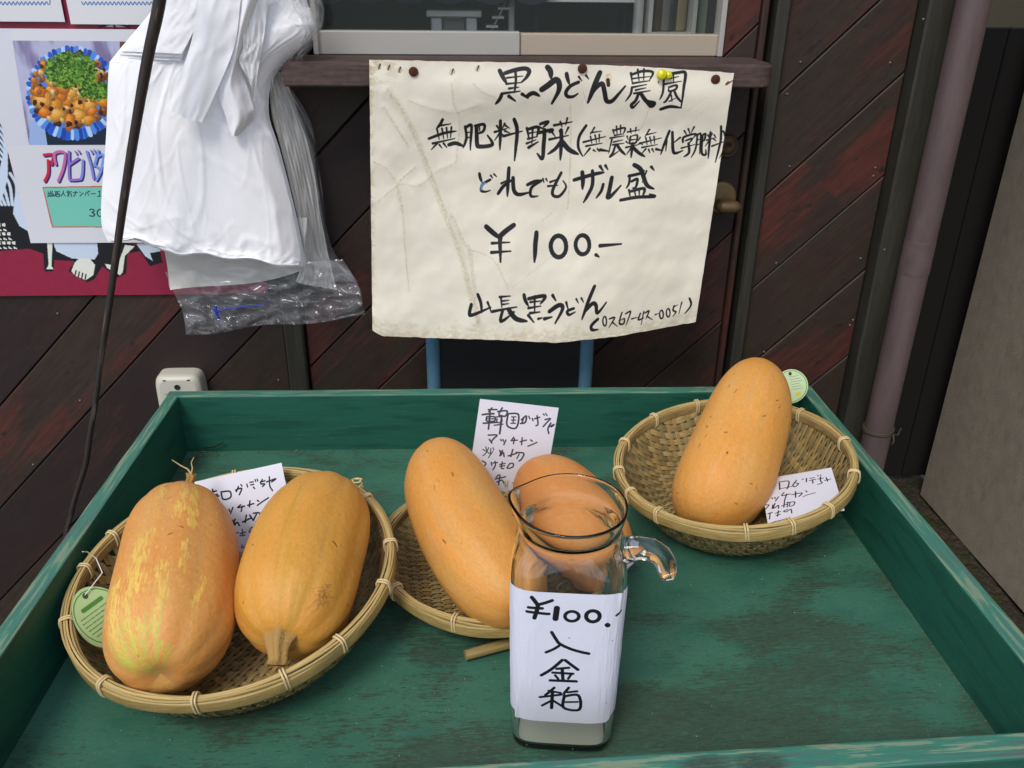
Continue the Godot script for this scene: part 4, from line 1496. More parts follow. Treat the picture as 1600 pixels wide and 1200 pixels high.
func pumpkins() -> void:
	var stem_m := mat(Color(0.64, 0.50, 0.27), 0.8)
	bump(stem_m, bumptex(220, 0.1, 128, 5.0), 0.7, 25.0)
	var straw_m := mat(Color(0.72, 0.62, 0.42), 0.85)
	var t := squash("squash", "ribbed orange squash blotched yellow and green at its end", Vector3(-0.3255, 0.0835, 0.404), 0.19, -0.10, 0.247, 0.0565, 0.06, 3.6, 0.032, 0)
	# dried stalk with two curling threads
	var e := Vector3(0.008, 0.018, -0.118)
	var m := stem_shape([e + Vector3(0, -0.006, 0.01), e, e + Vector3(0.003, 0.006, -0.005), e + Vector3(0.004, 0.011, -0.006)], [0.006, 0.0045, 0.004, 0.005], 0.2)
	var st := obj("stem", m, stem_m, t)
	m = MB.new()
	var c := e + Vector3(0.004, 0.011, -0.006)
	m.tube([c, c + Vector3(-0.003, 0.004, -0.004), c + Vector3(-0.010, 0.006, -0.009), c + Vector3(-0.019, 0.010, -0.016)], [0.0011, 0.0009, 0.0007, 0.0004], 6)
	m.tube([c, c + Vector3(0.002, 0.005, -0.003), c + Vector3(0.001, 0.009, -0.008), c + Vector3(0.004, 0.013, -0.012)], [0.001, 0.0008, 0.0006, 0.0004], 6)
	obj("dry_tendril", m, straw_m, st)
	t = squash("squash", "broad orange squash with a thick pale stem facing the jug", Vector3(-0.2015, 0.0892, 0.3885), -0.09, -0.15, 0.213, 0.0575, 0.03, 3.2, 0.036, 1)
	m = stem_shape([Vector3(0, 0.004, 0.094), Vector3(0, 0.005, 0.102), Vector3(0.0, 0.005, 0.108), Vector3(0.001, 0.004, 0.113), Vector3(0.002, 0.001, 0.119), Vector3(0.002, -0.002, 0.124)], [0.019, 0.0140, 0.0108, 0.0085, 0.0074, 0.0084], 0.16)
	obj("stem", m, stem_m, t)
	squash("squash", "long smooth orange squash left of the glass jug", Vector3(-0.0423, 0.0785, 0.3235), 0.334, -0.12, 0.28, 0.0515, 0.055, 3.2, 0.014, 2)
	squash("squash", "deep orange squash seen through the glass jug", Vector3(0.0705, 0.0640, 0.296), 0.28, 0.02, 0.215, 0.0495, 0.0, 3.0, 0.008, 3)
	squash("squash", "smooth orange squash leaning upright in its basket", Vector3(0.2835, 0.098, 0.195), -0.578, -0.55, 0.247, 0.0545, 0.14, 3.4, 0.006, 4)

# ------------------------------------------------------------------ the handwritten sign
func table_at(tb: Array, s: float) -> float:
	for k in tb.size() - 1:
		if s <= tb[k + 1][0]:
			var f: float = (s - tb[k][0]) / (tb[k + 1][0] - tb[k][0])
			return lerpf(tb[k][1], tb[k + 1][1], f)
	return tb[tb.size() - 1][1]
const SIGN_TOP := [[0.0, 93.0], [0.25, 96.0], [0.5, 98.5], [0.75, 104.0], [1.0, 114.0]]
const SIGN_BOT := [[0.0, 516.0], [0.03, 525.0], [0.2, 528.0], [0.4, 531.5], [0.57, 535.5], [0.75, 526.0], [1.0, 503.0]]
func sign_px(s: float, t: float) -> Vector2:
	return Vector2(lerpf(lerpf(577, 582, t), lerpf(1147, 1087, t), s), lerpf(table_at(SIGN_TOP, s), table_at(SIGN_BOT, s), t))
func sign_st(p: Vector2) -> Vector2:
	var s := 0.5
	var t := 0.5
	for k in 12:
		t = (p.y - table_at(SIGN_TOP, s)) / (table_at(SIGN_BOT, s) - table_at(SIGN_TOP, s))
		s = (p.x - lerpf(577, 582, t)) / (lerpf(1147, 1087, t) - lerpf(577, 582, t))
		s = clampf(s, -0.02, 1.02)
	return Vector2(s, t)
func sign_sheet() -> void:
	var w := 1000
	var h := 746
	var K := 1300.0 / w
	var n1 := noise(401, 1.0, 5)
	var n2 := noise(402, 1.0, 3)
	var im := paint(w, h, func(xi: int, yi: int) -> Color:
		var x := xi * K
		var y := yi * K
		var u := float(xi) / w
		var v := float(yi) / h
		var c := Color(0.90, 0.88, 0.81)
		var s := 1.0 + 0.012 * n2.get_noise_2d(x * 0.3, y * 0.3) + 0.02 * n1.get_noise_2d(x * 0.004, y * 0.004)
		# brown grime along the bottom edge and the left corner, with ragged outlines
		var ed := n1.get_noise_2d(x * 0.015, y * 0.02)
		var edge := sst(0.93, 1.0, v + 0.05 * ed) * sst(-0.25, 0.4, n1.get_noise_2d(x * 0.03 + 9, y * 0.05) + 0.25)
		var left := 1.0 - sst(0.0, 0.022, u + 0.02 * ed)
		var corner := (1.0 - sst(0.03, 0.22, u + v * 0.9 + 0.10 * ed)) * sst(-0.2, 0.3, ed)
		c = c.lerp(Color(0.60, 0.50, 0.30), clampf(0.22 * edge + 0.30 * left * sst(-0.1, 0.2, ed) + 0.34 * corner, 0.0, 0.6))
		return Color(c.r * s, c.g * s, c.b * s))
	var to := func(zo: Vector2, zs: float) -> Callable:
		return func(x: float, y: float) -> Vector2:
			var st := sign_st(Vector2(zo.x + x / zs, zo.y + y / zs))
			return Vector2(st.x * w, st.y * h)
	var px2 := w / 560.0
	# dirty creases
	var A: Callable = to.call(Vector2(560, 80), 4.8)
	var creases := ["60 220 300 320 420 430 650 540 900 640 1180 760 1500 850 1850 900 2020", "26 190 420 290 580 370 710", "22 380 370 500 420 640 450 740 460 920 400", "20 700 230 720 400 760 520 740 740 730 840 600 900 450 1010 300 1010 100 1160", "16 120 830 210 880 300 1010 330 1190 350 1500 380 1800", "14 860 240 940 310 1030 350", "18 430 870 300 1000 330 1190"]
	var lr := RandomNumberGenerator.new()
	lr.seed = 5
	for st in creases:
		for rep in 5:
			var tok: PackedStringArray = st.split(" ")
			var q: String = "%f" % (float(tok[0]) * lr.randf_range(0.12, 1.0))
			for k in range(1, tok.size()):
				q += " %f" % (float(tok[k]) + lr.randf_range(-9, 9) * (1.0 if rep < 3 else 2.2))
			ink(im, q, A, px2 / 4.8, Color(0.70, 0.63, 0.50, 0.075), false)
		ink(im, "3" + st.substr(2), A, px2 / 4.8, Color(0.60, 0.52, 0.40, 0.28), false)
	var B: Callable = to.call(Vector2(860, 80), 4.8)
	for st in ["14 150 400 150 800 130 1180", "10 240 300 280 400", "9 740 430 690 560 640 640", "6 1000 470 1180 340", "5 1200 400 1060 540"]:
		ink(im, st, B, px2 / 4.8, Color(0.68, 0.62, 0.52, 0.28), false)
	var C: Callable = to.call(Vector2(700, 330), 3.81)
	for st in ["24 20 20 90 180 130 240 160 480 180 660", "10 130 230 270 290 360 470", "6 560 60 620 10", "4 380 460 640 250 860 60"]:
		ink(im, st, C, px2 / 3.81, Color(0.66, 0.59, 0.48, 0.22), false)
	var black := Color(0.055, 0.055, 0.075)
	# line 1
	ink(im, "26 1060 145 1085 195 1112 240;26 1100 165 1180 140 1250 130 1282 150 1262 195 1225 232;14 1115 200 1235 186;16 1178 150 1182 220 1170 312;16 1110 245 1225 235;16 1130 280 1202 270;18 1090 316 1212 300;22 1076 320 1060 360 1030 396;24 1128 338 1178 374;24 1228 322 1272 352;26 1264 338 1310 314 1358 336", A, px2 / 4.8 * 1.14, black)
	ink(im, "34 1418 120 1440 150 1446 200;36 1375 288 1420 258 1480 215 1506 242 1500 300 1452 392", A, px2 / 4.8 * 1.14, black)
	ink(im, "24 122 168 128 200 142 245;22 212 232 150 262 115 310 130 340 170 340 206 318;16 214 192 236 222;16 268 182 288 208;32 372 160 330 260 282 386;28 310 312 350 265 390 245 405 300 420 370 460 375 512 320 562 262", B, px2 / 4.8 * 1.14, black)
	ink(im, "17 604 165 615 235;17 610 176 690 150 768 158 745 216;14 655 138 666 222;14 702 134 700 216;12 615 206 752 190;15 618 241 746 222;15 612 272 722 250;14 612 270 602 320 564 376;14 640 292 716 275;15 628 317 748 296;19 660 316 640 370 608 402 620 422 668 374;25 680 320 720 375 778 390 750 412 690 345", B, px2 / 4.8 * 1.14, black)
	ink(im, "14 852 180 845 300 820 362;20 880 176 960 160 1012 165 1000 280 980 426;12 890 206 962 190;12 922 180 926 240;14 864 246 982 225;14 890 270 946 255 940 285 890 300 890 270;14 906 305 870 370 848 386;12 906 330 912 378;16 930 300 950 345 986 386;10 892 376 942 350;20 828 436 900 415 982 426", B, px2 / 4.8 * 1.14, black)
	# line 2
	ink(im, "18 632 512 612 550 584 582;16 600 560 692 545;17 528 656 640 615 732 600;14 590 590 606 662;14 626 580 639 657;14 660 575 668 652;14 697 570 690 647;16 558 692 722 655;16 592 690 548 738;14 608 702 628 726;16 640 692 664 722;24 680 702 730 690 788 712", A, px2 / 4.8 * 1.14, black)
	ink(im, "17 800 565 810 640 800 690 786 724;18 800 576 846 555 843 650 840 742;12 810 612 840 605;12 810 652 840 642;18 875 560 942 550 936 600 890 620;26 885 570 890 690 910 715 1005 700 968 632;12 906 560 911 612", A, px2 / 4.8 * 1.14, black)
	ink(im, "15 1038 560 1056 592;15 1097 543 1080 578;17 1022 606 1112 580;21 1065 522 1064 620 1062 738;15 1060 612 1022 668;15 1070 620 1102 642;15 1104 558 1132 578;15 1098 598 1132 612;19 1088 637 1228 600;24 1168 512 1190 600 1172 820", A, px2 / 4.8 * 1.14, black)
	ink(im, "19 1263 578 1280 662;19 1270 586 1348 570 1336 642;13 1275 616 1336 605;16 1306 580 1301 692;15 1270 657 1342 640;15 1262 692 1332 664;21 1278 722 1348 680;19 1364 546 1422 530 1385 572;15 1360 570 1392 587;21 1354 612 1452 590 1430 612;25 1396 590 1390 700 1380 804 1342 768", A, px2 / 4.8 * 1.14, black)
	ink(im, "18 28 556 162 530;15 74 530 86 568;15 126 503 115 552;14 14 610 36 642;14 68 598 82 626;15 134 572 110 622;18 -8 662 134 632;25 80 592 82 690 75 814;22 75 680 40 730 -18 772;30 90 680 140 738 208 772;18 268 558 216 640 210 720 242 788", B, px2 / 4.8 * 1.14, black)
	ink(im, "13 330 573 298 624;12 304 611 382 600;15 248 682 412 640;12 300 640 311 692;12 334 630 346 687;12 366 625 365 682;14 268 712 387 690;15 296 730 252 784;13 324 742 341 753;13 354 733 367 753;21 375 740 442 750", B, px2 / 4.8 * 1.14, black)
	ink(im, "12 468 590 480 632;12 470 596 557 575 545 622;12 495 563 500 627;12 526 558 525 622;11 480 632 547 620;13 448 652 552 635;13 460 665 438 764;12 475 681 542 665;13 468 702 552 690;14 490 700 470 760 448 792 512 750;18 505 710 530 745 563 777", B, px2 / 4.8 * 1.14, black)
	ink(im, "12 578 606 667 590;12 600 584 605 617;12 642 574 635 607;13 600 640 595 690 640 685 650 630 600 640;12 605 666 642 660;12 574 638 582 662;12 568 678 582 692;12 672 648 658 672;12 674 688 692 702;14 568 722 662 700;17 616 690 612 740 605 798;14 610 720 574 772;21 620 720 660 760 708 790", B, px2 / 4.8 * 1.14, black)
	ink(im, "13 742 588 708 642;12 720 626 792 610;14 668 692 832 650;12 715 650 726 702;12 745 645 756 697;12 776 640 781 692;13 688 722 802 700;13 716 733 682 772;13 738 738 746 762;13 764 733 776 757;19 795 735 842 746;17 892 598 860 680 828 774;14 872 670 866 748;14 972 648 918 692;19 914 608 920 740 940 765 994 745", B, px2 / 4.8 * 1.14, black)
	ink(im, "13 1004 598 1021 627;13 1034 583 1046 617;13 1078 568 1055 612;14 994 682 1000 645 1087 620 1070 652;12 1015 671 1062 655 1040 692;16 1036 690 1040 760 1002 792;13 983 727 1083 700;12 1101 623 1090 730 1056 798;12 1100 631 1126 620 1124 700 1120 772;11 1100 666 1121 660;11 1100 702 1121 695;13 1140 631 1162 620 1155 665 1140 670;15 1140 631 1135 760 1165 776 1166 738", B, px2 / 4.8 * 1.14, black)
	ink(im, "12 1180 628 1191 652;12 1212 618 1200 647;13 1173 667 1227 650;15 1200 608 1192 700 1184 804;12 1190 670 1162 712;12 1228 628 1242 652;12 1224 658 1241 672;14 1213 712 1297 680;15 1280 563 1275 680 1238 834;11 1294 598 1304 616 1308 646;9 1290 758 1268 804", B, px2 / 4.8 * 1.14, black)
	# line 3
	ink(im, "19 908 918 914 950 926 982;17 988 964 945 988 925 1010 920 1045 950 1054 988 1044;14 993 933 1007 952;14 1018 923 1037 942;23 1130 876 1122 980 1117 1088;15 1072 992 1132 960;21 1048 1068 1090 1010 1162 958;25 1160 950 1165 1040 1200 1075 1278 1060;21 1268 1002 1320 978 1374 970;19 1370 972 1305 1015 1288 1060 1300 1090 1347 1086;14 1384 958 1392 986;14 1408 958 1417 977", A, px2 / 4.8 * 1.14, black)
	ink(im, "15 948 988 925 1012 920 1042", A, px2 / 4.8 * 1.14, Color(0.33, 0.55, 0.74))
	ink(im, "19 82 912 40 990 15 1050 25 1085 70 1085 117 1020 95 972;16 -2 982 66 956;16 -18 1012 54 1006;23 178 966 330 922 402 910;27 240 908 244 970 240 1034;23 316 898 315 1000 280 1080 248 1134;22 374 863 396 897;20 414 858 432 887;19 396 998 380 1050 342 1102;27 461 948 440 1050 430 1096 460 1080 528 1008", B, px2 / 4.8 * 1.14, black)
	ink(im, "19 588 936 680 915 704 893;15 595 930 590 990 568 1028;17 610 976 652 960 640 1020 614 1026;28 630 853 680 890 720 1000 774 1032;13 722 898 688 984;21 758 868 778 892;15 588 1040 600 1102;19 600 1052 702 1030 690 1092;14 630 1045 641 1097;14 666 1040 665 1092;21 526 1117 650 1095 780 1090 742 1072", B, px2 / 4.8 * 1.14, black)
	# price and name
	ink(im, "26 228 92 270 130 310 160;26 392 83 330 130 311 165 312 302;17 263 191 368 185;19 258 246 373 238;25 527 128 520 210 514 302;e 24 658 210 46 64;e 22 801 200 41 57;20 880 260 898 272;22 906 206 1032 195", C, px2 / 3.81 * 1.1, black)
	ink(im, "17 178 496 195 545 200 604;19 138 556 128 606 146 618 254 572;15 236 543 258 604;14 308 511 372 505;14 315 510 320 572;12 320 536 362 530;12 320 556 362 550;17 266 597 408 570;17 325 590 315 656 374 618;25 360 585 405 640 470 655;12 392 600 358 612", C, px2 / 3.81 * 1.1, black)
	ink(im, "19 453 498 460 530 478 564;19 480 521 577 505 550 552;13 490 541 552 535;16 516 508 515 602;15 478 577 552 565;16 488 607 547 600;18 478 620 512 662;15 538 641 562 635;20 575 641 618 630;20 624 502 642 532;22 603 597 660 560 682 580 638 668;15 704 543 716 592;15 748 579 710 595 720 617 757 600;12 764 523 776 547;12 794 518 807 542;20 872 448 830 550 798 644;20 818 592 860 550 880 560 890 606 942 543", C, px2 / 3.81 * 1.1, black)
	ink(im, "17 892 643 855 680 857 706 893 705;e 8 933 655 11 28;9 962 641 992 635 958 692;9 978 660 1008 686;9 1036 603 1020 665 1045 670 1050 640 1024 652;9 1058 611 1087 600 1058 682;9 1094 641 1127 632;9 1146 608 1134 646 1167 635;9 1166 598 1149 677;9 1174 606 1197 595 1178 642;9 1184 625 1217 646;9 1234 616 1252 610;e 8 1271 615 11 25;e 8 1311 605 11 25;9 1346 563 1340 590 1357 600 1338 627;9 1345 570 1368 558;9 1392 543 1374 612;11 1437 518 1447 560 1408 612", C, px2 / 3.81 * 1.1, black)
	# tears round old pin holes, with rust
	for e in [[160, 112, 30], [230, 120, 30], [312, 135, 34], [706, 150, 42], [898, 125, 34]]:
		ink(im, "%d %d %d %d %d" % [e[2], e[0], e[1], e[0] - 3, e[1] + 12], A, px2 / 4.8, Color(0.55, 0.38, 0.18, 0.35), false)
		ink(im, "12 %d %d %d %d" % [e[0] + 4, e[1] - 14, e[0] - 8, e[1] + 24], A, px2 / 4.8, Color(0.16, 0.11, 0.08))
	ink(im, "46 436 190 436 235", B, px2 / 4.8, Color(0.80, 0.62, 0.34, 0.5), false)
	ink(im, "26 432 215 436 255", B, px2 / 4.8, Color(0.10, 0.08, 0.06), false)
	ink(im, "13 1335 230 1320 250 1375 215;10 810 225 812 245", B, px2 / 4.8, Color(0.40, 0.22, 0.12))
	var pm := mat(Color(1, 1, 1), 0.55, itex(im))
	bump(pm, bumptex(410, 0.012, 256, 1.5), 0.06)
	# the sheet itself
	var folds := []
	for st in creases:
		var tok: PackedStringArray = st.split(" ")
		var pl := PackedVector2Array()
		for k in range(1, tok.size() - 1, 2):
			pl.append(sign_st(Vector2(560 + float(tok[k]) / 4.8, 80 + float(tok[k + 1]) / 4.8)))
		folds.append([pl, float(tok[0]) / 60.0])
	var rows := []
	var uvs := []
	var nx := 110
	var ny := 84
	for i in ny + 1:
		var row := PackedVector3Array()
		var u := PackedVector2Array()
		var t := float(i) / ny
		for j in nx + 1:
			var s := float(j) / nx
			var z := -0.0545 + 0.010 * t + 0.020 * t * t * sin(PI * clampf(s * 1.05, 0.0, 1.0)) - 0.012 * sst(0.06, 0.30, t) * (1.0 - sst(0.4, 1.0, t)) * sin(PI * s)
			z += 0.0045 * n1.get_noise_2d(s * 3.0, t * 2.6) * sst(0.02, 0.3, t) + 0.0008 * n1.get_noise_2d(s * 7.0 + 4.0, t * 6.0) * (1.0 - 0.6 * sst(0.1, 0.6, t)) * sst(0.02, 0.1, t)
			z += 0.0005 * n1.get_noise_2d(s * 22.0, t * 26.0) * (1.0 - sst(0.05, 0.2, t))
			# scalloped sag between the tacks
			z += 0.006 * sst(0.0, 0.10, t) * (1.0 - sst(0.10, 0.28, t)) * absf(sin(PI * (s - 0.12) * 2.1))
			var best := 0.0
			for f in folds:
				var pl: PackedVector2Array = f[0]
				for k in pl.size() - 1:
					var d := Vector2(s, t) - Geometry2D.get_closest_point_to_segment(Vector2(s, t), pl[k], pl[k + 1])
					best = maxf(best, f[1] * exp(-pow(d.length() / (0.012 * (0.5 + f[1])), 2.0)))
			z += 0.0022 * best
			if t < 0.04: z = maxf(z, -0.0605)
			# the lower left corner curls forward
			z += 0.012 * sst(0.85, 1.0, t) * (1.0 - sst(0.0, 0.12, s))
			var p := sign_px(s, t)
			row.append(onz(p.x + 0.5 * n1.get_noise_2d(3.0, t * 12.0), p.y + (1.2 * n1.get_noise_2d(s * 20.0, 3.0) if i in [0, ny] else 0.0), z)); u.append(Vector2(s, t))
		rows.append(row); uvs.append(u)
	var m := MB.new()
	m.grid(rows, false, uvs)
	meta(obj("paper_sign", m, pm), "creased cream paper sign with black brush writing hanging from the sill", "sign")
	# tacks
	for e in [[646, 112, "rusty round tack near the sign's stained, torn corner"], [910, 107, "rusty round tack in the middle of the sign's upper edge"], [1118, 124, "rusty round tack near the sign's right upper corner"]]:
		m = MB.new()
		m.lathe([[0.0, 0.0022], [0.003, 0.0020], [0.0052, 0.0012], [0.0060, 0.0002], [0.0050, -0.0004], [0.0012, -0.0006], [0.0010, -0.006], [0.0, -0.008]], 20)
		var st := sign_st(Vector2(e[0], e[1]))
		meta(obj("tack", m, M.rust, null, onz(e[0], e[1], -0.0515), Basis(Vector3.RIGHT, PI / 2 + 0.1)), e[2], "tack", "tacks in the sign")
	var ym := mat(Color(0.86, 0.84, 0.04), 0.3)
	for e in [[1033, 117, 1.0, "large yellow push pin in the sign's upper edge"], [1044, 118, 0.7, "small yellow pin tip beside the large yellow push pin"]]:
		var t := thing("push_pin", e[3], "push pin", onz(e[0], e[1], -0.051), Basis(Vector3.FORWARD, -0.35).scaled(Vector3.ONE * e[2]))
		m = MB.new()
		m.lathe([[0.0, 0.0105], [0.0045, 0.0100], [0.0062, 0.0078], [0.0055, 0.0062], [0.0034, 0.0050], [0.0034, 0.0022], [0.0056, 0.0012], [0.0056, 0.0], [0.0, -0.0004]], 24)
		obj("head", m, ym, t, Vector3.ZERO, Basis(Vector3.RIGHT, PI / 2 - 0.2))
		m = MB.new()
		m.tube([Vector3(0, 0, 0.001), Vector3(0, 0, -0.009)], [0.0006], 6)
		obj("needle", m, M.nail, t)

# ------------------------------------------------------------------ price cards
func price_cards() -> void:
	var defs := [
		["white price card standing between the two squash of one basket", [onz(303, 753, 0.247), onz(440, 723, 0.247)], onz(330, 905, 0.300), Vector2(300, 710), 6.32, 0.0,
			["16 205 345 210 402;16 178 377 242 360;16 188 402 252 395;16 208 422 267 410;16 213 442 267 450;16 240 400 260 492;16 290 370 310 442 382 425 376 365 294 370;15 433 352 492 335 470 397;15 460 318 440 367;13 484 298 496 312;13 544 293 551 322;13 573 276 607 270;13 580 302 612 295;13 608 323 622 337;12 624 248 631 267;12 644 243 651 262;14 678 272 722 260;14 695 248 680 290 720 290 698 317;14 738 272 828 240 788 272;14 765 222 770 310 797 357", "14 344 548 351 562;14 369 543 376 562;14 407 523 384 582;14 482 498 455 525 522 510;14 500 510 489 562;15 553 502 612 485;15 575 458 570 517;14 648 453 662 462;14 648 503 700 465 757 428", "15 404 648 432 692;15 430 638 410 700 450 670 472 702;13 364 673 371 687;15 503 667 592 625;15 540 598 530 672;15 574 598 602 642;15 610 580 672 580 660 650 638 662;15 640 590 608 652", "13 404 786 462 770;13 430 780 429 862;13 478 782 532 765;13 479 802 527 795;13 500 738 506 802;13 590 720 570 765 620 755 625 720 590 720;13 500 893 500 920 547 905;12 450 1078 462 1100"]],
		["white price card standing upright against the tray's back board", [onz(750, 623, 0.172), onz(873, 637, 0.172)], onz(727, 768, 0.188), Vector2(730, 610), 7.059, 0.0,
			["22 168 266 230 258 292 255;18 272 192 238 232;18 233 211 327 210;18 215 290 215 335 300 335 300 290 215 290;15 215 312 300 312;20 178 361 322 350;20 252 228 244 330 234 424;20 386 192 350 252;20 338 231 437 225 420 282 350 270;16 318 291 392 285;16 330 310 330 350 380 345 380 300;16 298 382 392 370;22 380 280 370 380 358 474;20 450 260 440 385 540 410 565 265 460 255;15 490 290 536 290;15 489 325 531 325;15 480 360 531 360;15 512 290 505 360", "20 598 322 650 280 640 350 588 362;18 622 298 603 362;15 678 283 691 312;16 718 308 726 332;18 743 311 797 295;18 770 278 780 370 758 387;14 838 258 851 272;14 864 253 881 277;18 858 321 917 310 880 350 838 397;18 898 402 957 375 930 400;18 922 358 890 420 900 474", "18 233 491 327 490 290 530 263 564;18 244 538 272 578;16 368 538 376 552;16 393 538 401 557;16 427 543 403 594;16 512 513 488 547;16 483 551 552 545;16 521 528 509 584;16 583 562 652 545;16 606 518 599 594;16 698 543 717 557;16 668 612 720 592 768 570", "12 173 648 196 662;12 237 628 220 662;12 205 618 210 680 173 718;12 214 668 242 692;12 260 638 255 702;12 284 628 291 652;12 282 668 233 738;18 358 658 376 707;18 387 658 360 715 395 680 406 724;18 453 717 542 690;18 502 648 480 724;18 540 680 622 690 600 750 572 773;15 572 698 548 744", "16 168 774 206 800 188 828;16 264 788 271 822;16 284 796 332 790;16 306 778 310 820 283 868;15 358 811 417 800;15 358 831 412 825;15 386 783 375 850 402 856;16 470 800 440 850 500 840 505 800 470 800;16 346 923 318 952;16 308 971 422 945;16 361 928 344 1034;16 328 1002 382 980;16 389 988 422 1044"]],
		["white price card lying tilted in the basket of the single squash", [ony(1188, 750, 0.060), ony(1299, 731, 0.086)], ony(1174, 826, 0.050), Vector2(1160, 720), 9.23, 0.0,
			["20 428 320 482 325;20 428 356 472 350;20 398 381 462 375;20 421 398 409 484;20 535 325 540 422;20 533 312 667 300 660 390 638 413;14 540 412 712 380;19 782 288 730 360 760 385 812 340 768 330;17 863 269 882 276;17 926 258 925 314;17 973 261 1042 250;17 968 292 1057 275;17 1012 280 1020 334;14 1084 213 1096 227;14 1124 208 1136 222;17 1088 272 1167 255;17 1126 238 1130 300 1152 330 1088 352;17 1188 292 1273 270;17 1210 248 1232 303", "17 428 538 436 552;17 469 533 476 552;17 522 528 478 588;19 602 468 573 512 692 490;17 642 488 608 594;19 718 502 862 480 820 532;19 771 458 770 544;17 918 448 937 467;15 878 537 960 505 1053 480", "17 318 641 382 640 298 724;17 441 638 430 692;17 472 618 450 690 520 650 522 694;17 568 662 652 640;17 611 598 600 684;17 640 620 753 610 740 660 698 672;15 662 608 648 684;15 692 618 678 674", "17 282 748 290 756;17 329 748 336 794;17 368 761 432 745;17 401 748 389 834;17 478 761 552 740;15 489 792 552 780;17 521 728 509 804;17 652 718 598 740 640 750 700 715 717 774;15 238 851 302 850;15 262 838 228 914;15 289 868 332 882;14 368 897 502 870;15 518 871 653 850 618 882;12 168 982 252 960;12 438 962 562 930 722 898"]]]
	var names := [Color(0.08, 0.08, 0.13), Color(0.25, 0.25, 0.28), Color(0.09, 0.09, 0.20)]
	for k in 3:
		var d: Array = defs[k]
		var o: Vector3 = d[1][0]
		var ex: Vector3 = d[1][1] - o
		var ey: Vector3 = d[2] - o
		ey = (ey - ex * ey.dot(ex) / ex.length_squared())
		if k != 2: ey = ey.normalized() * ex.length() * [1.32, 1.22, 1.0][k]
		var w := 640
		var h := int(w * ey.length() / ex.length())
		var im := Image.create(w, h, false, Image.FORMAT_RGB8)
		im.fill(Color(0.885, 0.89, 0.935))
		var pm := plane_mapper(o, ex, ey, w, h, d[3], d[4])
		var pxw: float = (pm.call(300, 300) as Vector2).distance_to(pm.call(310, 300)) / 10.0
		for sidx in d[6].size():
			var col: Color = names[k]
			if k == 0 and sidx == 3: col = Color(0.36, 0.36, 0.42)
			ink(im, d[6][sidx], pm, pxw, col, false)
		var m := sheet(o, ex, ey, 10, 12, func(s: float, t: float) -> float: return 0.002 * sin(PI * s) * t + (0.006 * pow(t, 2.0) * (s - 0.3) if k == 2 else 0.0), 0.0004)
		meta(obj("price_card", m, mat(Color(1, 1, 1), 0.75, itex(im))), d[0], "card", "handwritten price cards")

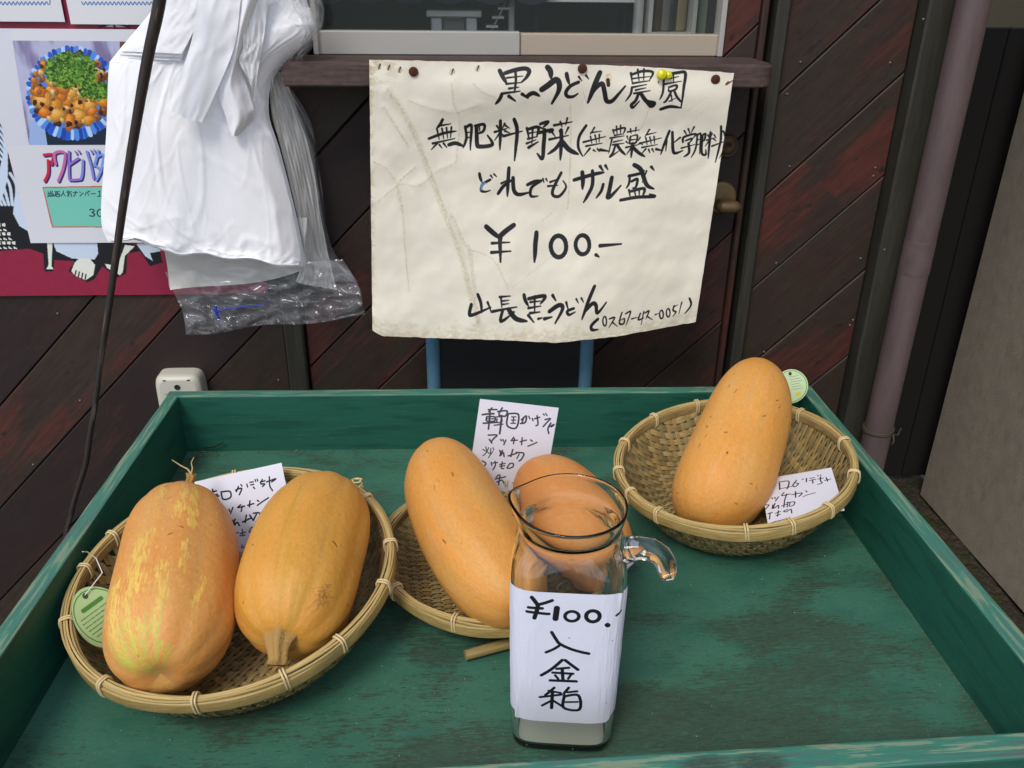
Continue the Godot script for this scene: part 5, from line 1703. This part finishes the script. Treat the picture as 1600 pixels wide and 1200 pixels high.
# ------------------------------------------------------------------ round paper tags
func round_tags() -> void:
	var pale := Color(0.66, 0.76, 0.53)
	var green := Color(0.25, 0.50, 0.16)
	for k in 2:
		var c: Vector3
		var bas: Basis
		var rx: float
		var ry: float
		if k == 0:
			c = ony(158, 962, 0.058)
			var n := Vector3(0.50, 0.68, 0.53).normalized()
			var y := Vector3(-0.52, 0.62, -0.30)
			y = (y - n * y.dot(n)).normalized()
			bas = Basis(y.cross(n), y, n)
			rx = 0.0235; ry = 0.0315
		else:
			c = onz(1236, 604, 0.064)
			var n := Vector3(-0.05, 0.25, 0.95).normalized()
			var y := Vector3(-0.15, 1, 0)
			y = (y - n * y.dot(n)).normalized()
			bas = Basis(y.cross(n), y, n)
			rx = 0.0225; ry = 0.0235
		var im := Image.create(320, 320, false, Image.FORMAT_RGB8)
		im.fill(pale)
		var idn := func(x: float, y: float) -> Vector2: return Vector2(x, y)
		if k == 0:
			ink(im, "e 6 160 160 143 143", idn, 1.0, green, false)
			ink(im, "22 95 92 225 92", idn, 1.0, green, false)
			ink(im, "e 5 160 40 12 12;4 150 44 158 40 156 52;4 166 36 172 46", idn, 1.0, Color(0.2, 0.3, 0.2), false)
			var lr := RandomNumberGenerator.new()
			lr.seed = 3
			for r in 8:
				var half := sqrt(maxf(0.0, 130.0 * 130.0 - pow(125.0 + r * 21.0 - 160.0, 2.0))) - 14.0
				var x := 160.0 - half
				while x < 160 + half:
					var l := lr.randf_range(6, 22)
					ink(im, "5 %f %f %f %f" % [x, 125 + r * 21, minf(x + l, 160 + half), 125 + r * 21], idn, 1.0, green if lr.randf() < 0.8 else Color(0.2, 0.3, 0.15), false)
					x += l + lr.randf_range(5, 9)
		else:
			im.fill(Color(0.80, 0.88, 0.70))
			ink(im, "e 9 160 160 148 148", idn, 1.0, Color(0.50, 0.70, 0.40), false)
			for r in 6:
				ink(im, "4 %d %d %d %d" % [150 + r * 5, 70 + r * 24, 240 + (r % 3) * 14, 66 + r * 24], idn, 1.0, Color(0.45, 0.60, 0.42), false)
			ink(im, "34 215 240 232 240", idn, 1.0, Color(0.90, 0.83, 0.15), false)
			ink(im, "4 120 250 150 246;4 110 90 130 88", idn, 1.0, Color(0.45, 0.6, 0.42), false)
		var t := thing("paper_tag", ["pale green egg shaped paper tag on a nylon thread inside a basket", "pale green round paper tag showing behind the leaning squash"][k], "tag", c, bas, "green paper tags")
		var m := MB.new()
		for side in [1.0, -1.0]:
			var rows := []
			var us := []
			for i in 5:
				var row := PackedVector3Array()
				var u := PackedVector2Array()
				for j in 49:
					var a := TAU * j / 48.0
					var r := i / 4.0
					var eg := 1.0 - (0.14 * sin(a) if k == 0 else 0.0)
					var x := cos(a) * r * rx * eg
					var y := sin(a) * r * ry
					row.append(Vector3(x, y, 0.0004 * side + 0.0015 * r * r * cos(a * 2.0))); u.append(Vector2(0.5 + x / rx * 0.5, 0.5 - y / ry * 0.5))
				rows.append(row); us.append(u)
			if side > 0: rows.reverse(); us.reverse()
			m.grid(rows, false, us)
		obj("disc", m, mat(Color(1, 1, 1), 0.4, itex(im)), t)
		var hole := Vector3(0, ry * 0.78, 0.001)
		m = MB.new()
		m.lathe([[0.0, 0.0004], [0.0016, 0.0004], [0.0022, 0.0]], 12)
		obj("eyelet", m, mat(Color(0.2, 0.24, 0.16), 0.6), t, hole, Basis(Vector3.RIGHT, PI / 2))
		if k == 0:
			var inv := t.transform.affine_inverse()
			m = MB.new()
			m.tube([hole, inv * onz(160, 895, 0.40), inv * onz(150, 872, 0.385), inv * onz(136, 862, 0.392), inv * onz(129, 862, 0.40)], [0.0006, 0.0006, 0.0006, 0.0006, 0.0005], 6)
			obj("thread", m, mat(Color(0.85, 0.85, 0.80), 0.3), t)

# ------------------------------------------------------------------ glass jug
func super_pt(a: float, p: float, th: float) -> Vector2:
	var c := cos(th)
	var s := sin(th)
	return Vector2(signf(c) * pow(absf(c), 2.0 / p), signf(s) * pow(absf(s), 2.0 / p)) * a
func jug() -> void:
	var glass := StandardMaterial3D.new()
	glass.albedo_color = Color(0.995, 1.0, 0.997, 0.0)
	glass.roughness = 0.02
	glass.refraction_enabled = true
	glass.refraction_scale = 0.045
	glass.transparency = BaseMaterial3D.TRANSPARENCY_ALPHA
	var bas := Basis(Vector3.UP, -0.12)
	var t := thing("glass_jug", "square clear glass jug with hooked handle and handwritten price label", "jug", Vector3(0.0385, 0.0, 0.5125), bas)
	var sec := [[0.0, 0.0, 5.5], [0.0004, 0.036, 5.5], [0.0012, 0.0415, 5.5], [0.004, 0.0440, 5.5], [0.012, 0.0448, 5.5], [0.05, 0.0455, 5.5], [0.11, 0.0462, 5.5], [0.168, 0.0470, 5.5], [0.181, 0.0468, 4.8], [0.189, 0.0458, 3.8], [0.1955, 0.0440, 2.9], [0.2005, 0.0420, 2.3], [0.2045, 0.0410, 2.0], [0.208, 0.0408, 2.0], [0.2115, 0.0416, 2.0], [0.216, 0.0428, 2.0], [0.2210, 0.0440, 2.0], [0.2258, 0.0450, 2.0], [0.2278, 0.0456, 2.0], [0.2292, 0.0455, 2.0], [0.2300, 0.0447, 2.0], [0.2297, 0.0438, 2.0], [0.2285, 0.0433, 2.0],
		[0.2262, 0.0430, 2.0], [0.2200, 0.0417, 2.0], [0.2150, 0.0403, 2.0], [0.2122, 0.0392, 2.0], [0.2106, 0.0378, 2.0], [0.2088, 0.0371, 2.0], [0.2060, 0.0372, 2.0], [0.2030, 0.0379, 2.1], [0.1995, 0.0391, 2.3], [0.194, 0.0411, 2.9], [0.187, 0.0429, 3.8], [0.179, 0.0438, 4.8], [0.168, 0.0440, 5.5], [0.11, 0.0431, 5.5], [0.05, 0.0424, 5.5], [0.011, 0.0416, 5.5], [0.0070, 0.0395, 5.5], [0.0062, 0.030, 5.5], [0.0060, 0.0, 5.5]]
	var rows := []
	for e in sec:
		var row := PackedVector3Array()
		for k in 120:
			var th := TAU * k / 120.0
			var q := super_pt(e[1], e[2], th)
			var y: float = e[0]
			# pouring lip towards the left
			var d := absf(wrapf(th - (PI - 0.16), -PI, PI))
			var lip := exp(-pow(d / 0.34, 2.0)) * sst(0.208, 0.229, y)
			q *= 1.0 + 0.13 * lip
			y += 0.002 * lip
			# moulded flutes round the shoulder, on the inner side
			if y > 0.180 and y < 0.200 and e[1] < 0.0425: q *= 1.0 + 0.016 * pow(maxf(0.0, cos(th * 20.0)), 6.0) * sin(PI * (y - 0.180) / 0.02)
			row.append(Vector3(q.x, y, -q.y))
		rows.append(row)
	rows.reverse()
	var m := MB.new()
	m.grid(rows, true)
	obj("body", m, glass, t)
	# hooked handle, open at its lower end
	m = MB.new()
	var hp := [Vector3(0.0440, 0.1865, 0), Vector3(0.050, 0.1885, 0.001), Vector3(0.058, 0.1905, 0.002), Vector3(0.067, 0.1900, 0.003), Vector3(0.0745, 0.1855, 0.004), Vector3(0.0790, 0.1785, 0.005), Vector3(0.0808, 0.1710, 0.005), Vector3(0.0812, 0.1655, 0.005), Vector3(0.0812, 0.1640, 0.005)]
	var hr := [0.0125, 0.0105, 0.0096, 0.0094, 0.0092, 0.0088, 0.0080, 0.0062, 0.0032]
	m.tube(hp, hr, 20)
	obj("handle", m, glass, t)
	# paper label round the front and both sides
	var a := 0.0475
	var pts := []
	var run := [0.0]
	for k in 161:
		var th := lerpf(PI + 0.40, TAU - 0.40, k / 160.0)
		var q := super_pt(a, 5.5, th)
		pts.append(Vector3(q.x, 0, -q.y))
		if k > 0: run.append(run[k - 1] + pts[k].distance_to(pts[k - 1]))
	var tot: float = run[160]
	var yt := 0.1785
	var yb := 0.0395
	var w := 900
	var h := int(w * (yt - yb) / tot)
	var im := Image.create(w, h, false, Image.FORMAT_RGB8)
	var n1 := noise(501, 1.0, 4)
	for y in h:
		for x in w:
			var s := 1.0 + 0.012 * n1.get_noise_2d(x * 0.05, y * 0.05)
			im.set_pixel(x, y, Color(0.875 * s, 0.882 * s, 0.935 * s))
	var inv := t.transform.affine_inverse()
	var place := func(x: float, y: float) -> Vector2:
		var o := inv * CAM
		var d := inv.basis * ray(780 + x / 3.873, 880 + y / 3.873)
		var p := o + d * ((a - o.z) / d.z)
		return Vector2((p.x / tot + 0.5) * w, (yt - p.y) / (yt - yb) * h)
	var pw: float = (place.call(400, 500) as Vector2).distance_to(place.call(410, 500)) / 10.0
	var ik := Color(0.05, 0.05, 0.08)
	ink(im, "22 200 208 222 235 235 262 214 332;18 322 223 280 238 238 250;17 178 270 262 272;17 168 296 302 305;30 350 270 341 335;e 18 440 320 42 30;e 21 566 320 41 34;26 652 376 658 381;14 713 331 747 314", place, pw * 1.2, ik, false)
	ink(im, "18 318 418 345 462 370 490 450 525 542 548;16 362 500 330 520 283 541;18 381 588 320 640 253 682;18 399 588 440 620 477 647;16 348 641 422 635;16 323 664 447 672;18 381 640 386 712;14 338 680 356 702;14 437 675 418 702;18 308 712 467 719", place, pw * 1.2, ik, false)
	ink(im, "16 332 758 304 782 278 802;14 298 776 372 790;15 243 816 377 800;19 321 788 315 882;15 312 838 257 867;15 320 834 382 872;16 421 758 393 792;15 414 786 472 780;17 395 805 390 880 487 891 481 805 393 811;13 400 846 477 845", place, pw * 1.2, ik, false)
	ink(im, "4 422 448 425 456;5 688 480 690 484;5 654 862 657 866", place, pw, Color(0.35, 0.3, 0.3), false)
	rows = []
	var uvs := []
	for i in 41:
		var row := PackedVector3Array()
		var u := PackedVector2Array()
		var v := i / 40.0
		for k in 161:
			var y := lerpf(yt, yb, v)
			var grow := lerpf(0.0448, 0.0470, clampf((y - 0.01) / 0.16, 0.0, 1.0)) / 0.0470 + 0.002
			var rr: Vector3 = pts[k] * grow
			var wr := 0.0004 + 0.0006 * maxf(0.0, n1.get_noise_2d(k * 0.09, v * 3.0)) + 0.0022 * sst(0.75, 1.0, v) * (1.0 - sst(0.0, 0.05, absf(k / 160.0 - 0.22))) + 0.0012 * (1.0 - sst(0.0, 0.2, v)) * (1.0 - sst(0.0, 0.06, absf(k / 160.0 - 0.80)))
			rr += Vector3(rr.x, 0, rr.z).normalized() * wr
			# unevenly cut lower corners
			if v > 0.9: y += 0.006 * sst(0.9, 1.0, v) * sst(0.24, 0.36, absf(k / 160.0 - 0.5))
			row.append(Vector3(rr.x, y, rr.z)); u.append(Vector2(run[k] / tot, v))
		rows.append(row); uvs.append(u)
	m = MB.new()
	m.grid(rows, false, uvs)
	var lm := mat(Color(1, 1, 1), 0.6, itex(im))
	lm.backlight_enabled = true
	lm.backlight = Color(0.25, 0.25, 0.26)
	obj("label", m, lm, t)
	# stippled underside of the thick base
	m = MB.new()
	var disc := []
	for i in 3:
		var row := PackedVector3Array()
		for k in 72:
			var q := super_pt([0.0001, 0.02, 0.0402][i], 5.5, TAU * k / 72.0)
			row.append(Vector3(q.x, 0.0085, -q.y))
		disc.append(row)
	m.grid(disc, true)
	obj("base_stipple", m, mat(Color(0.80, 0.82, 0.75), 0.5), t)
	# loose end of the label sticking out behind
	m = MB.new()
	m.grid([PackedVector3Array([Vector3(0.0475, 0.1685, -0.02), Vector3(0.056, 0.166, -0.030)]), PackedVector3Array([Vector3(0.0472, 0.147, -0.02), Vector3(0.0575, 0.149, -0.032)])])
	obj("label_end", m, mat(Color(0.87, 0.875, 0.93), 0.6), t)

# ------------------------------------------------------------------ bundle of carrier bags in a clear sleeve
func along(pl: Array, t: float) -> Vector2:
	var f := t * (pl.size() / 2 - 1)
	var k := mini(int(f), pl.size() / 2 - 2)
	var q := f - k
	var p := []
	for e in [-1, 0, 1, 2]:
		var i := clampi(k + e, 0, pl.size() / 2 - 1)
		p.append(Vector2(pl[2 * i], pl[2 * i + 1]))
	return p[1].cubic_interpolate(p[2], p[0], p[3], q)
func patch(L: Array, R: Array, nx: int, ny: int, zf: Callable, wob = null) -> MB:
	var rows := []
	for i in ny + 1:
		var row := PackedVector3Array()
		var t := float(i) / ny
		var a := along(L, t)
		var b := along(R, t)
		for j in nx + 1:
			var s := float(j) / nx
			var p := a.lerp(b, s)
			if wob != null: p += wob.call(s, t)
			row.append(onz(p.x, p.y, zf.call(s, t)))
		rows.append(row)
	var m := MB.new()
	m.grid(rows)
	return m
func bag_bundle() -> void:
	var n1 := noise(601, 1.0, 4)
	var n3 := noise(604, 1.0, 2)
	var n4 := noise(605, 1.0, 1)
	var white := mat(Color(0.955, 0.957, 0.965), 0.6)
	white.backlight_enabled = true
	white.backlight = Color(0.25, 0.25, 0.25)
	bump(white, bumptex(602, 0.03, 512, 2.5), 0.14, 7.0)
	var greyed := mat(Color(0.80, 0.79, 0.76), 0.4)
	greyed.backlight_enabled = true
	greyed.backlight = Color(0.25, 0.25, 0.25)
	var t := thing("bag_bundle", "bundle of white plastic carrier bags hanging in a clear sleeve", "plastic bags")
	# main front bag
	var ml := [262, -60, 252, 0, 184, 86, 174, 106, 171, 171, 169, 216, 162, 310, 163, 352, 173, 376]
	var mr := [462, -60, 474, 0, 486, 26, 482, 54, 426, 112, 414, 171, 432, 234, 455, 324, 469, 396, 466, 416]
	var zmain := func(s: float, q: float) -> float:
		var bul := 1.0 - pow(absf(2.0 * s - 1.0), 5.0)
		var z := -0.086 + 0.022 * bul + 0.030 * q
		z += 0.0035 * n1.get_noise_2d(s * 1.1, q * 1.2)
		# crisp creases of thin film
		var q1 := absf(n4.get_noise_2d(s * 1.5 + q * 0.9, q * 1.3 - s * 0.7))
		var q2 := absf(n4.get_noise_2d(s * 3.2 - q * 1.4 + 20.0, q * 2.7))
		var q3 := absf(n4.get_noise_2d(s * 6.0 + q * 3.0 + 50.0, q * 4.5))
		z += 0.0016 * maxf(0.0, 1.0 - q1 * 9.0) + 0.0010 * maxf(0.0, 1.0 - q2 * 8.0) + 0.0006 * maxf(0.0, 1.0 - q3 * 6.0)
		z += 0.0013 * (1.0 - 3.0 * absf(n3.get_noise_2d(s * 1.6 + q * 0.6, q * 1.7 - s * 0.5))) + 0.0007 * (1.0 - 3.0 * absf(n3.get_noise_2d(s * 4.0 - q * 2.0 + 7.0, q * 3.6)))
		z += 0.0011 * (1.0 - 3.0 * absf(n3.get_noise_2d(s * 9.0, q * 6.0 + 4.0))) * sst(0.78, 0.95, q)
		return z
	var hem := func(s: float, q: float) -> Vector2:
		return Vector2(0, (-9.0 * exp(-pow((s - 0.14) / 0.07, 2.0)) + 5.0 * exp(-pow((s - 0.38) / 0.1, 2.0)) + 2.5 * sin(s * 23.0) * sst(0.2, 0.5, s)) * sst(0.85, 1.0, q))
	for k in 4:
		var dz := -0.004 * k
		var sh: float = k * 1.5
		var l2 := ml.duplicate()
		var r2 := mr.duplicate()
		for i in range(0, l2.size(), 2):
			l2[i] -= sh * 0.8; l2[i + 1] += sh * (0.5 if i > 8 else -0.2)
		for i in range(0, r2.size(), 2):
			r2[i] += sh * 1.3; r2[i + 1] += sh * 0.6
		obj("carrier_bag", patch(l2, r2, 110 if k == 0 else 40, 140 if k == 0 else 50, func(s: float, q: float) -> float: return zmain.call(s, q) + dz, hem), white, t)
	# lower folded pack behind, greyish through the sleeve
	for k in 3:
		obj("carrier_bag", patch([250, 340, 256, 385, 262, 420, 266 - k, 453 - k * 3], [480, 340, 476, 385, 478, 408, 478 + k, 420 - k * 2], 30, 16, func(s: float, q: float) -> float: return -0.083 - 0.004 * k + 0.004 * n1.get_noise_2d(s * 4.0 + k, q * 3.0), func(s: float, q: float) -> Vector2: return Vector2(0, 16.0 * sin(PI * s) * s * q)), greyed, t)
	# side edges of the stack
	for k in 9:
		var f := k / 8.0
		var L := [430, 112, 424, 171, 440, 234, 462, 324, 474, 390, 470 + 3 * f, 420, 462 + 12 * f, 440]
		var R := [lerpf(424, 441, f), 112, lerpf(424, 463, f), 171, lerpf(440, 483, f), 234, lerpf(462, 499, f), 324, lerpf(474, 512, f), 395, lerpf(478, 520, f), 425, lerpf(472, 526, f), lerpf(444, 453, f)]
		obj("carrier_bag", patch(L, R, 10, 50, func(s: float, q: float) -> float: return -0.078 - 0.0055 * k - 0.004 * s + 0.0022 * n1.get_noise_2d(s * 2.0 + k * 7.0, q * 6.0), func(s: float, q: float) -> Vector2: return Vector2(2.2 * n1.get_noise_2d(k * 3.0, q * 5.0), 0)), greyed, t)
	# upper fold with its pleats
	for k in 5:
		obj("folded_flap", patch([262, -60, 252, 0, 222, 38, 188 - k * 3, 80 + k * 5], [330, -60, 318, 0, 304, 45, 284 - k * 0.5, 84 + k * 5.5], 24, 24, func(s: float, q: float) -> float: return -0.0405 - 0.004 * k - 0.028 * pow(1.0 - s, 2.5) * q + 0.0016 * n1.get_noise_2d(s * 5.0 + k * 3.0, q * 5.0)), white, t)
	# handles
	obj("bag_handle", patch([322, -60, 311, 0, 300, 60, 286, 105, 261, 172], [385, -60, 376, 0, 369, 60, 354, 106, 315, 193], 20, 44, func(s: float, q: float) -> float: return -0.032 + 0.002 * sin(PI * s) + 0.012 * q + 0.0012 * (1.0 - 3.0 * absf(n3.get_noise_2d(s * 1.5, q * 2.2))) + 0.0006 * n3.get_noise_1d(s * 9.0) * sst(0.8, 1.0, q), func(s: float, q: float) -> Vector2: return Vector2(0, 3.0 * n3.get_noise_1d(s * 5.0) * sst(0.92, 1.0, q))), white, t)
	obj("bag_handle", patch([380, -60, 376, 0, 358, 90, 343, 145, 352, 180, 362, 213], [420, -60, 408, 0, 388, 60, 379, 105, 391, 150, 396, 182, 372, 212], 18, 50, func(s: float, q: float) -> float: return -0.034 + 0.009 * sin(PI * s * 1.2) - 0.008 * s + 0.0012 * (1.0 - 3.0 * absf(n3.get_noise_2d(s * 1.5 + 9.0, q * 2.5)))), white, t)
	obj("bag_handle", patch([384, -60, 378, 0, 380, 70, 374, 96, 392, 130], [425, -60, 418, 10, 412, 60, 403, 110, 398, 160], 14, 30, func(s: float, q: float) -> float: return -0.034 - 0.012 * s + 0.003 * n1.get_noise_2d(s * 4.0 + 2.0, q * 6.0)), white, t)
	# clear sleeve: crumpled film down the right side and across the bottom
	var film := StandardMaterial3D.new()
	film.transparency = BaseMaterial3D.TRANSPARENCY_ALPHA
	film.albedo_color = Color(0.93, 0.95, 0.97, 0.05)
	film.roughness = 0.05
	film.cull_mode = BaseMaterial3D.CULL_DISABLED
	var ridg := func(x: float, y: float) -> float:
		return 1.0 - 2.6 * absf(n3.get_noise_2d(x, y))
	for k in 2:
		obj("clear_sleeve", patch([440, -60, 455, 0, 474, 48, 440, 98, 424, 118, 436, 180, 462, 300, 474, 400, 470, 440], [480 + k * 12, -60, 503, 6, 501, 45, 466, 98, 446, 118, 477 + k * 8, 190, 497 + k * 6, 292, 512 + k * 6, 385, 560, 440], 26, 110, func(s: float, q: float) -> float: return -0.062 - 0.022 * k - 0.02 * s + 0.006 * ridg.call(s * 2.0 + k * 9.0, q * 5.0)), film, t)
		obj("clear_sleeve", patch([258, 425, 274, 462, 286, 490, 291, 523], [535, 405, 556, 440, 565, 466, 570 - k * 8, 497], 110, 34, func(s: float, q: float) -> float: return -0.070 - 0.03 * k + 0.011 * ridg.call(s * 2.4 + q * 0.8 + k * 5.0, q * 1.5 - s) * (0.3 + 0.7 * q) + 0.0045 * ridg.call(s * 6.0 - q * 1.5, q * 3.0 + k * 3.0) * q, func(s: float, q: float) -> Vector2: return Vector2(0, (7.0 * sin(s * 11.0) - 6.0 * s) * 0.4 * q)), film, t)
	obj("clear_sleeve", patch([452, -20, 458, 10, 474, 52, 462, 80], [500, -20, 507, 22, 498, 60, 470, 98], 24, 34, func(s: float, q: float) -> float: return -0.045 - 0.04 * s + 0.010 * ridg.call(s * 2.4, q * 3.0)), film, t)
	# blue print on the film
	var m := MB.new()
	var ps := []
	for e in [[334, 486], [352, 483], [375, 480], [400, 477], [420, 473]]:
		ps.append(onz(e[0], e[1], -0.055))
	m.tube(ps, [0.0012, 0.0009, 0.0012, 0.0008, 0.0004], 5)
	m.tube([onz(337, 478, -0.055), onz(338, 490, -0.055), onz(344, 500, -0.055)], [0.0016, 0.002, 0.0008], 5)
	m.tube([onz(332, 484, -0.055), onz(344, 488, -0.055)], [0.0014, 0.0012], 5)
	obj("blue_print", m, mat(Color(0.10, 0.22, 0.70), 0.5), t)
	# hook that carries the bundle
	m = MB.new()
	var hk := onz(360, -60, -0.07)
	m.tube([Vector3(hk.x, hk.y + 0.03, WALL - 0.01), Vector3(hk.x, hk.y + 0.03, -0.07), Vector3(hk.x, hk.y + 0.012, -0.05), Vector3(hk.x, hk.y - 0.012, -0.062)], [0.003], 8)
	obj("hook", m, M.nail, t)

# ------------------------------------------------------------------ the leaning rod
func rod() -> void:
	var n1 := noise(701, 1.0, 4)
	var im := paint(512, 64, func(x: int, y: int) -> Color:
		var s := 1.0 + 0.4 * n1.get_noise_2d(x * 0.1, y * 0.3)
		var c := Color(0.15, 0.115, 0.10).lerp(Color(0.40, 0.34, 0.27), sst(0.1, 0.5, n1.get_noise_2d(x * 0.018 + 6, y * 0.05)) * 0.7)
		return Color(c.r * s, c.g * s, c.b * s))
	var rm := mat(Color(1, 1, 1), 0.55, itex(im))
	rm.uv1_scale = Vector3(1.3, 1, 1)
	var pts := [[262, -90, 0.03, 10.0], [248, 10, 0.03, 9.2], [231, 90, 0.03, 8.6], [210, 210, 0.03, 7.6], [194, 310, 0.033, 6.8], [180, 410, 0.036, 6.2], [170, 480, 0.04, 5.6], [158, 560, 0.045, 5.2], [149, 630, 0.05, 5.0], [141, 677, 0.055, 5.0], [134, 725, 0.058, 5.0], [121, 766, 0.06, 4.8], [111, 804, 0.06, 4.8], [104, 850, 0.06, 4.8]]
	var ps := []
	var rs := []
	for e in pts:
		ps.append(onz(e[0], e[1], e[2])); rs.append(e[3] / FOC * 0.98)
	var last: Vector3 = ps[ps.size() - 1]
	for k in 5:
		ps.append(last + Vector3(-0.01 * k, (GROUND - last.y) * (k + 1) / 5.0, 0.0)); rs.append(0.004)
	# finer points
	var fp := []
	var fr := []
	for i in ps.size() - 1:
		for k in 4:
			fp.append(ps[i].cubic_interpolate(ps[i + 1], ps[maxi(i - 1, 0)], ps[mini(i + 2, ps.size() - 1)], k / 4.0))
			fr.append(lerpf(rs[i], rs[i + 1], k / 4.0) * (1.0 + 0.05 * n1.get_noise_1d(i * 7.0 + k)))
	fp.append(ps[ps.size() - 1]); fr.append(rs[rs.size() - 1])
	var m := MB.new()
	m.tube(fp, fr, 14)
	meta(obj("rod", m, rm), "thin dark crooked rod standing before the bags and poster", "rod")

# ------------------------------------------------------------------ bits in the tray
func debris() -> void:
	var lr := RandomNumberGenerator.new()
	lr.seed = 41
	var m := MB.new()
	for k in 150:
		var c := [Vector3(-0.422, 0.001, 0.028), Vector3(0.416, 0.001, 0.612), Vector3(-0.425, 0.001, 0.16), Vector3(0.0, 0.001, 0.03)][k % 4] as Vector3
		var sp := [0.016, 0.02, 0.012, 0.3][k % 4] as float
		var p: Vector3
		if k % 4 == 3: p = Vector3(lr.randf_range(-0.40, 0.40), 0.001, 0.024 + absf(lr.randfn()) * 0.003)
		else: p = c + Vector3(absf(lr.randfn()) * sp * (1 if k % 4 != 1 else -1), 0, lr.randfn() * sp * (1.0 if k % 4 == 2 else 0.6))
		p.x = clampf(p.x, -0.428, 0.424); p.z = clampf(p.z, 0.023, 0.622)
		var a := lr.randf() * TAU
		var l := lr.randf_range(0.0008, 0.004)
		var g := lr.randf_range(0.4, 1.0)
		m.tint = Color(0.24, 0.19, 0.10) * g
		m.tube([p, p + Vector3(cos(a) * l, lr.randf_range(0.0, 0.0014), sin(a) * l)], [lr.randf_range(0.0004, 0.001), 0.0003], 5)
	for k in 260:
		var f := lr.randf()
		var p := Vector3(0.4255 - absf(lr.randfn()) * 0.004, 0.0006, 0.05 + 0.57 * f)
		if k % 3 == 0: p = Vector3(-0.41 + 0.82 * f, 0.0006, 0.026 + 0.012 * f + absf(lr.randfn()) * 0.003)
		m.tint = Color(0.20, 0.17, 0.10) * lr.randf_range(0.5, 1.1)
		var l := lr.randf_range(0.0006, 0.0022)
		var a := lr.randf() * TAU
		m.tube([p, p + Vector3(cos(a) * l, 0.0002, sin(a) * l)], [lr.randf_range(0.0003, 0.0008), 0.0003], 5)
	for k in 70:
		var p := Vector3(lr.randf_range(-0.41, 0.41), 0.0006, lr.randf_range(0.04, 0.61))
		m.tint = Color(0.55, 0.55, 0.48) * lr.randf_range(0.6, 1.0)
		m.tube([p, p + Vector3(0.0007, 0.0002, 0.0004)], [0.0004, 0.0003], 5)
	var dm := mat(Color(1, 1, 1), 0.9)
	dm.vertex_color_use_as_albedo = true
	meta(obj("debris", m, dm), "brown grit and plant bits in the tray's corners", "debris", "", "stuff")
	# a dark twig in the back corner
	m = MB.new()
	m.tube([onz(318, 700, 0.024), onz(335, 698, 0.026), onz(345, 693, 0.026), onz(350, 690, 0.026)], [0.0006, 0.0009, 0.0012, 0.0006], 6)
	meta(obj("twig", m, mat(Color(0.15, 0.11, 0.07), 0.9)), "tiny dark twig in the tray's back corner", "twig")
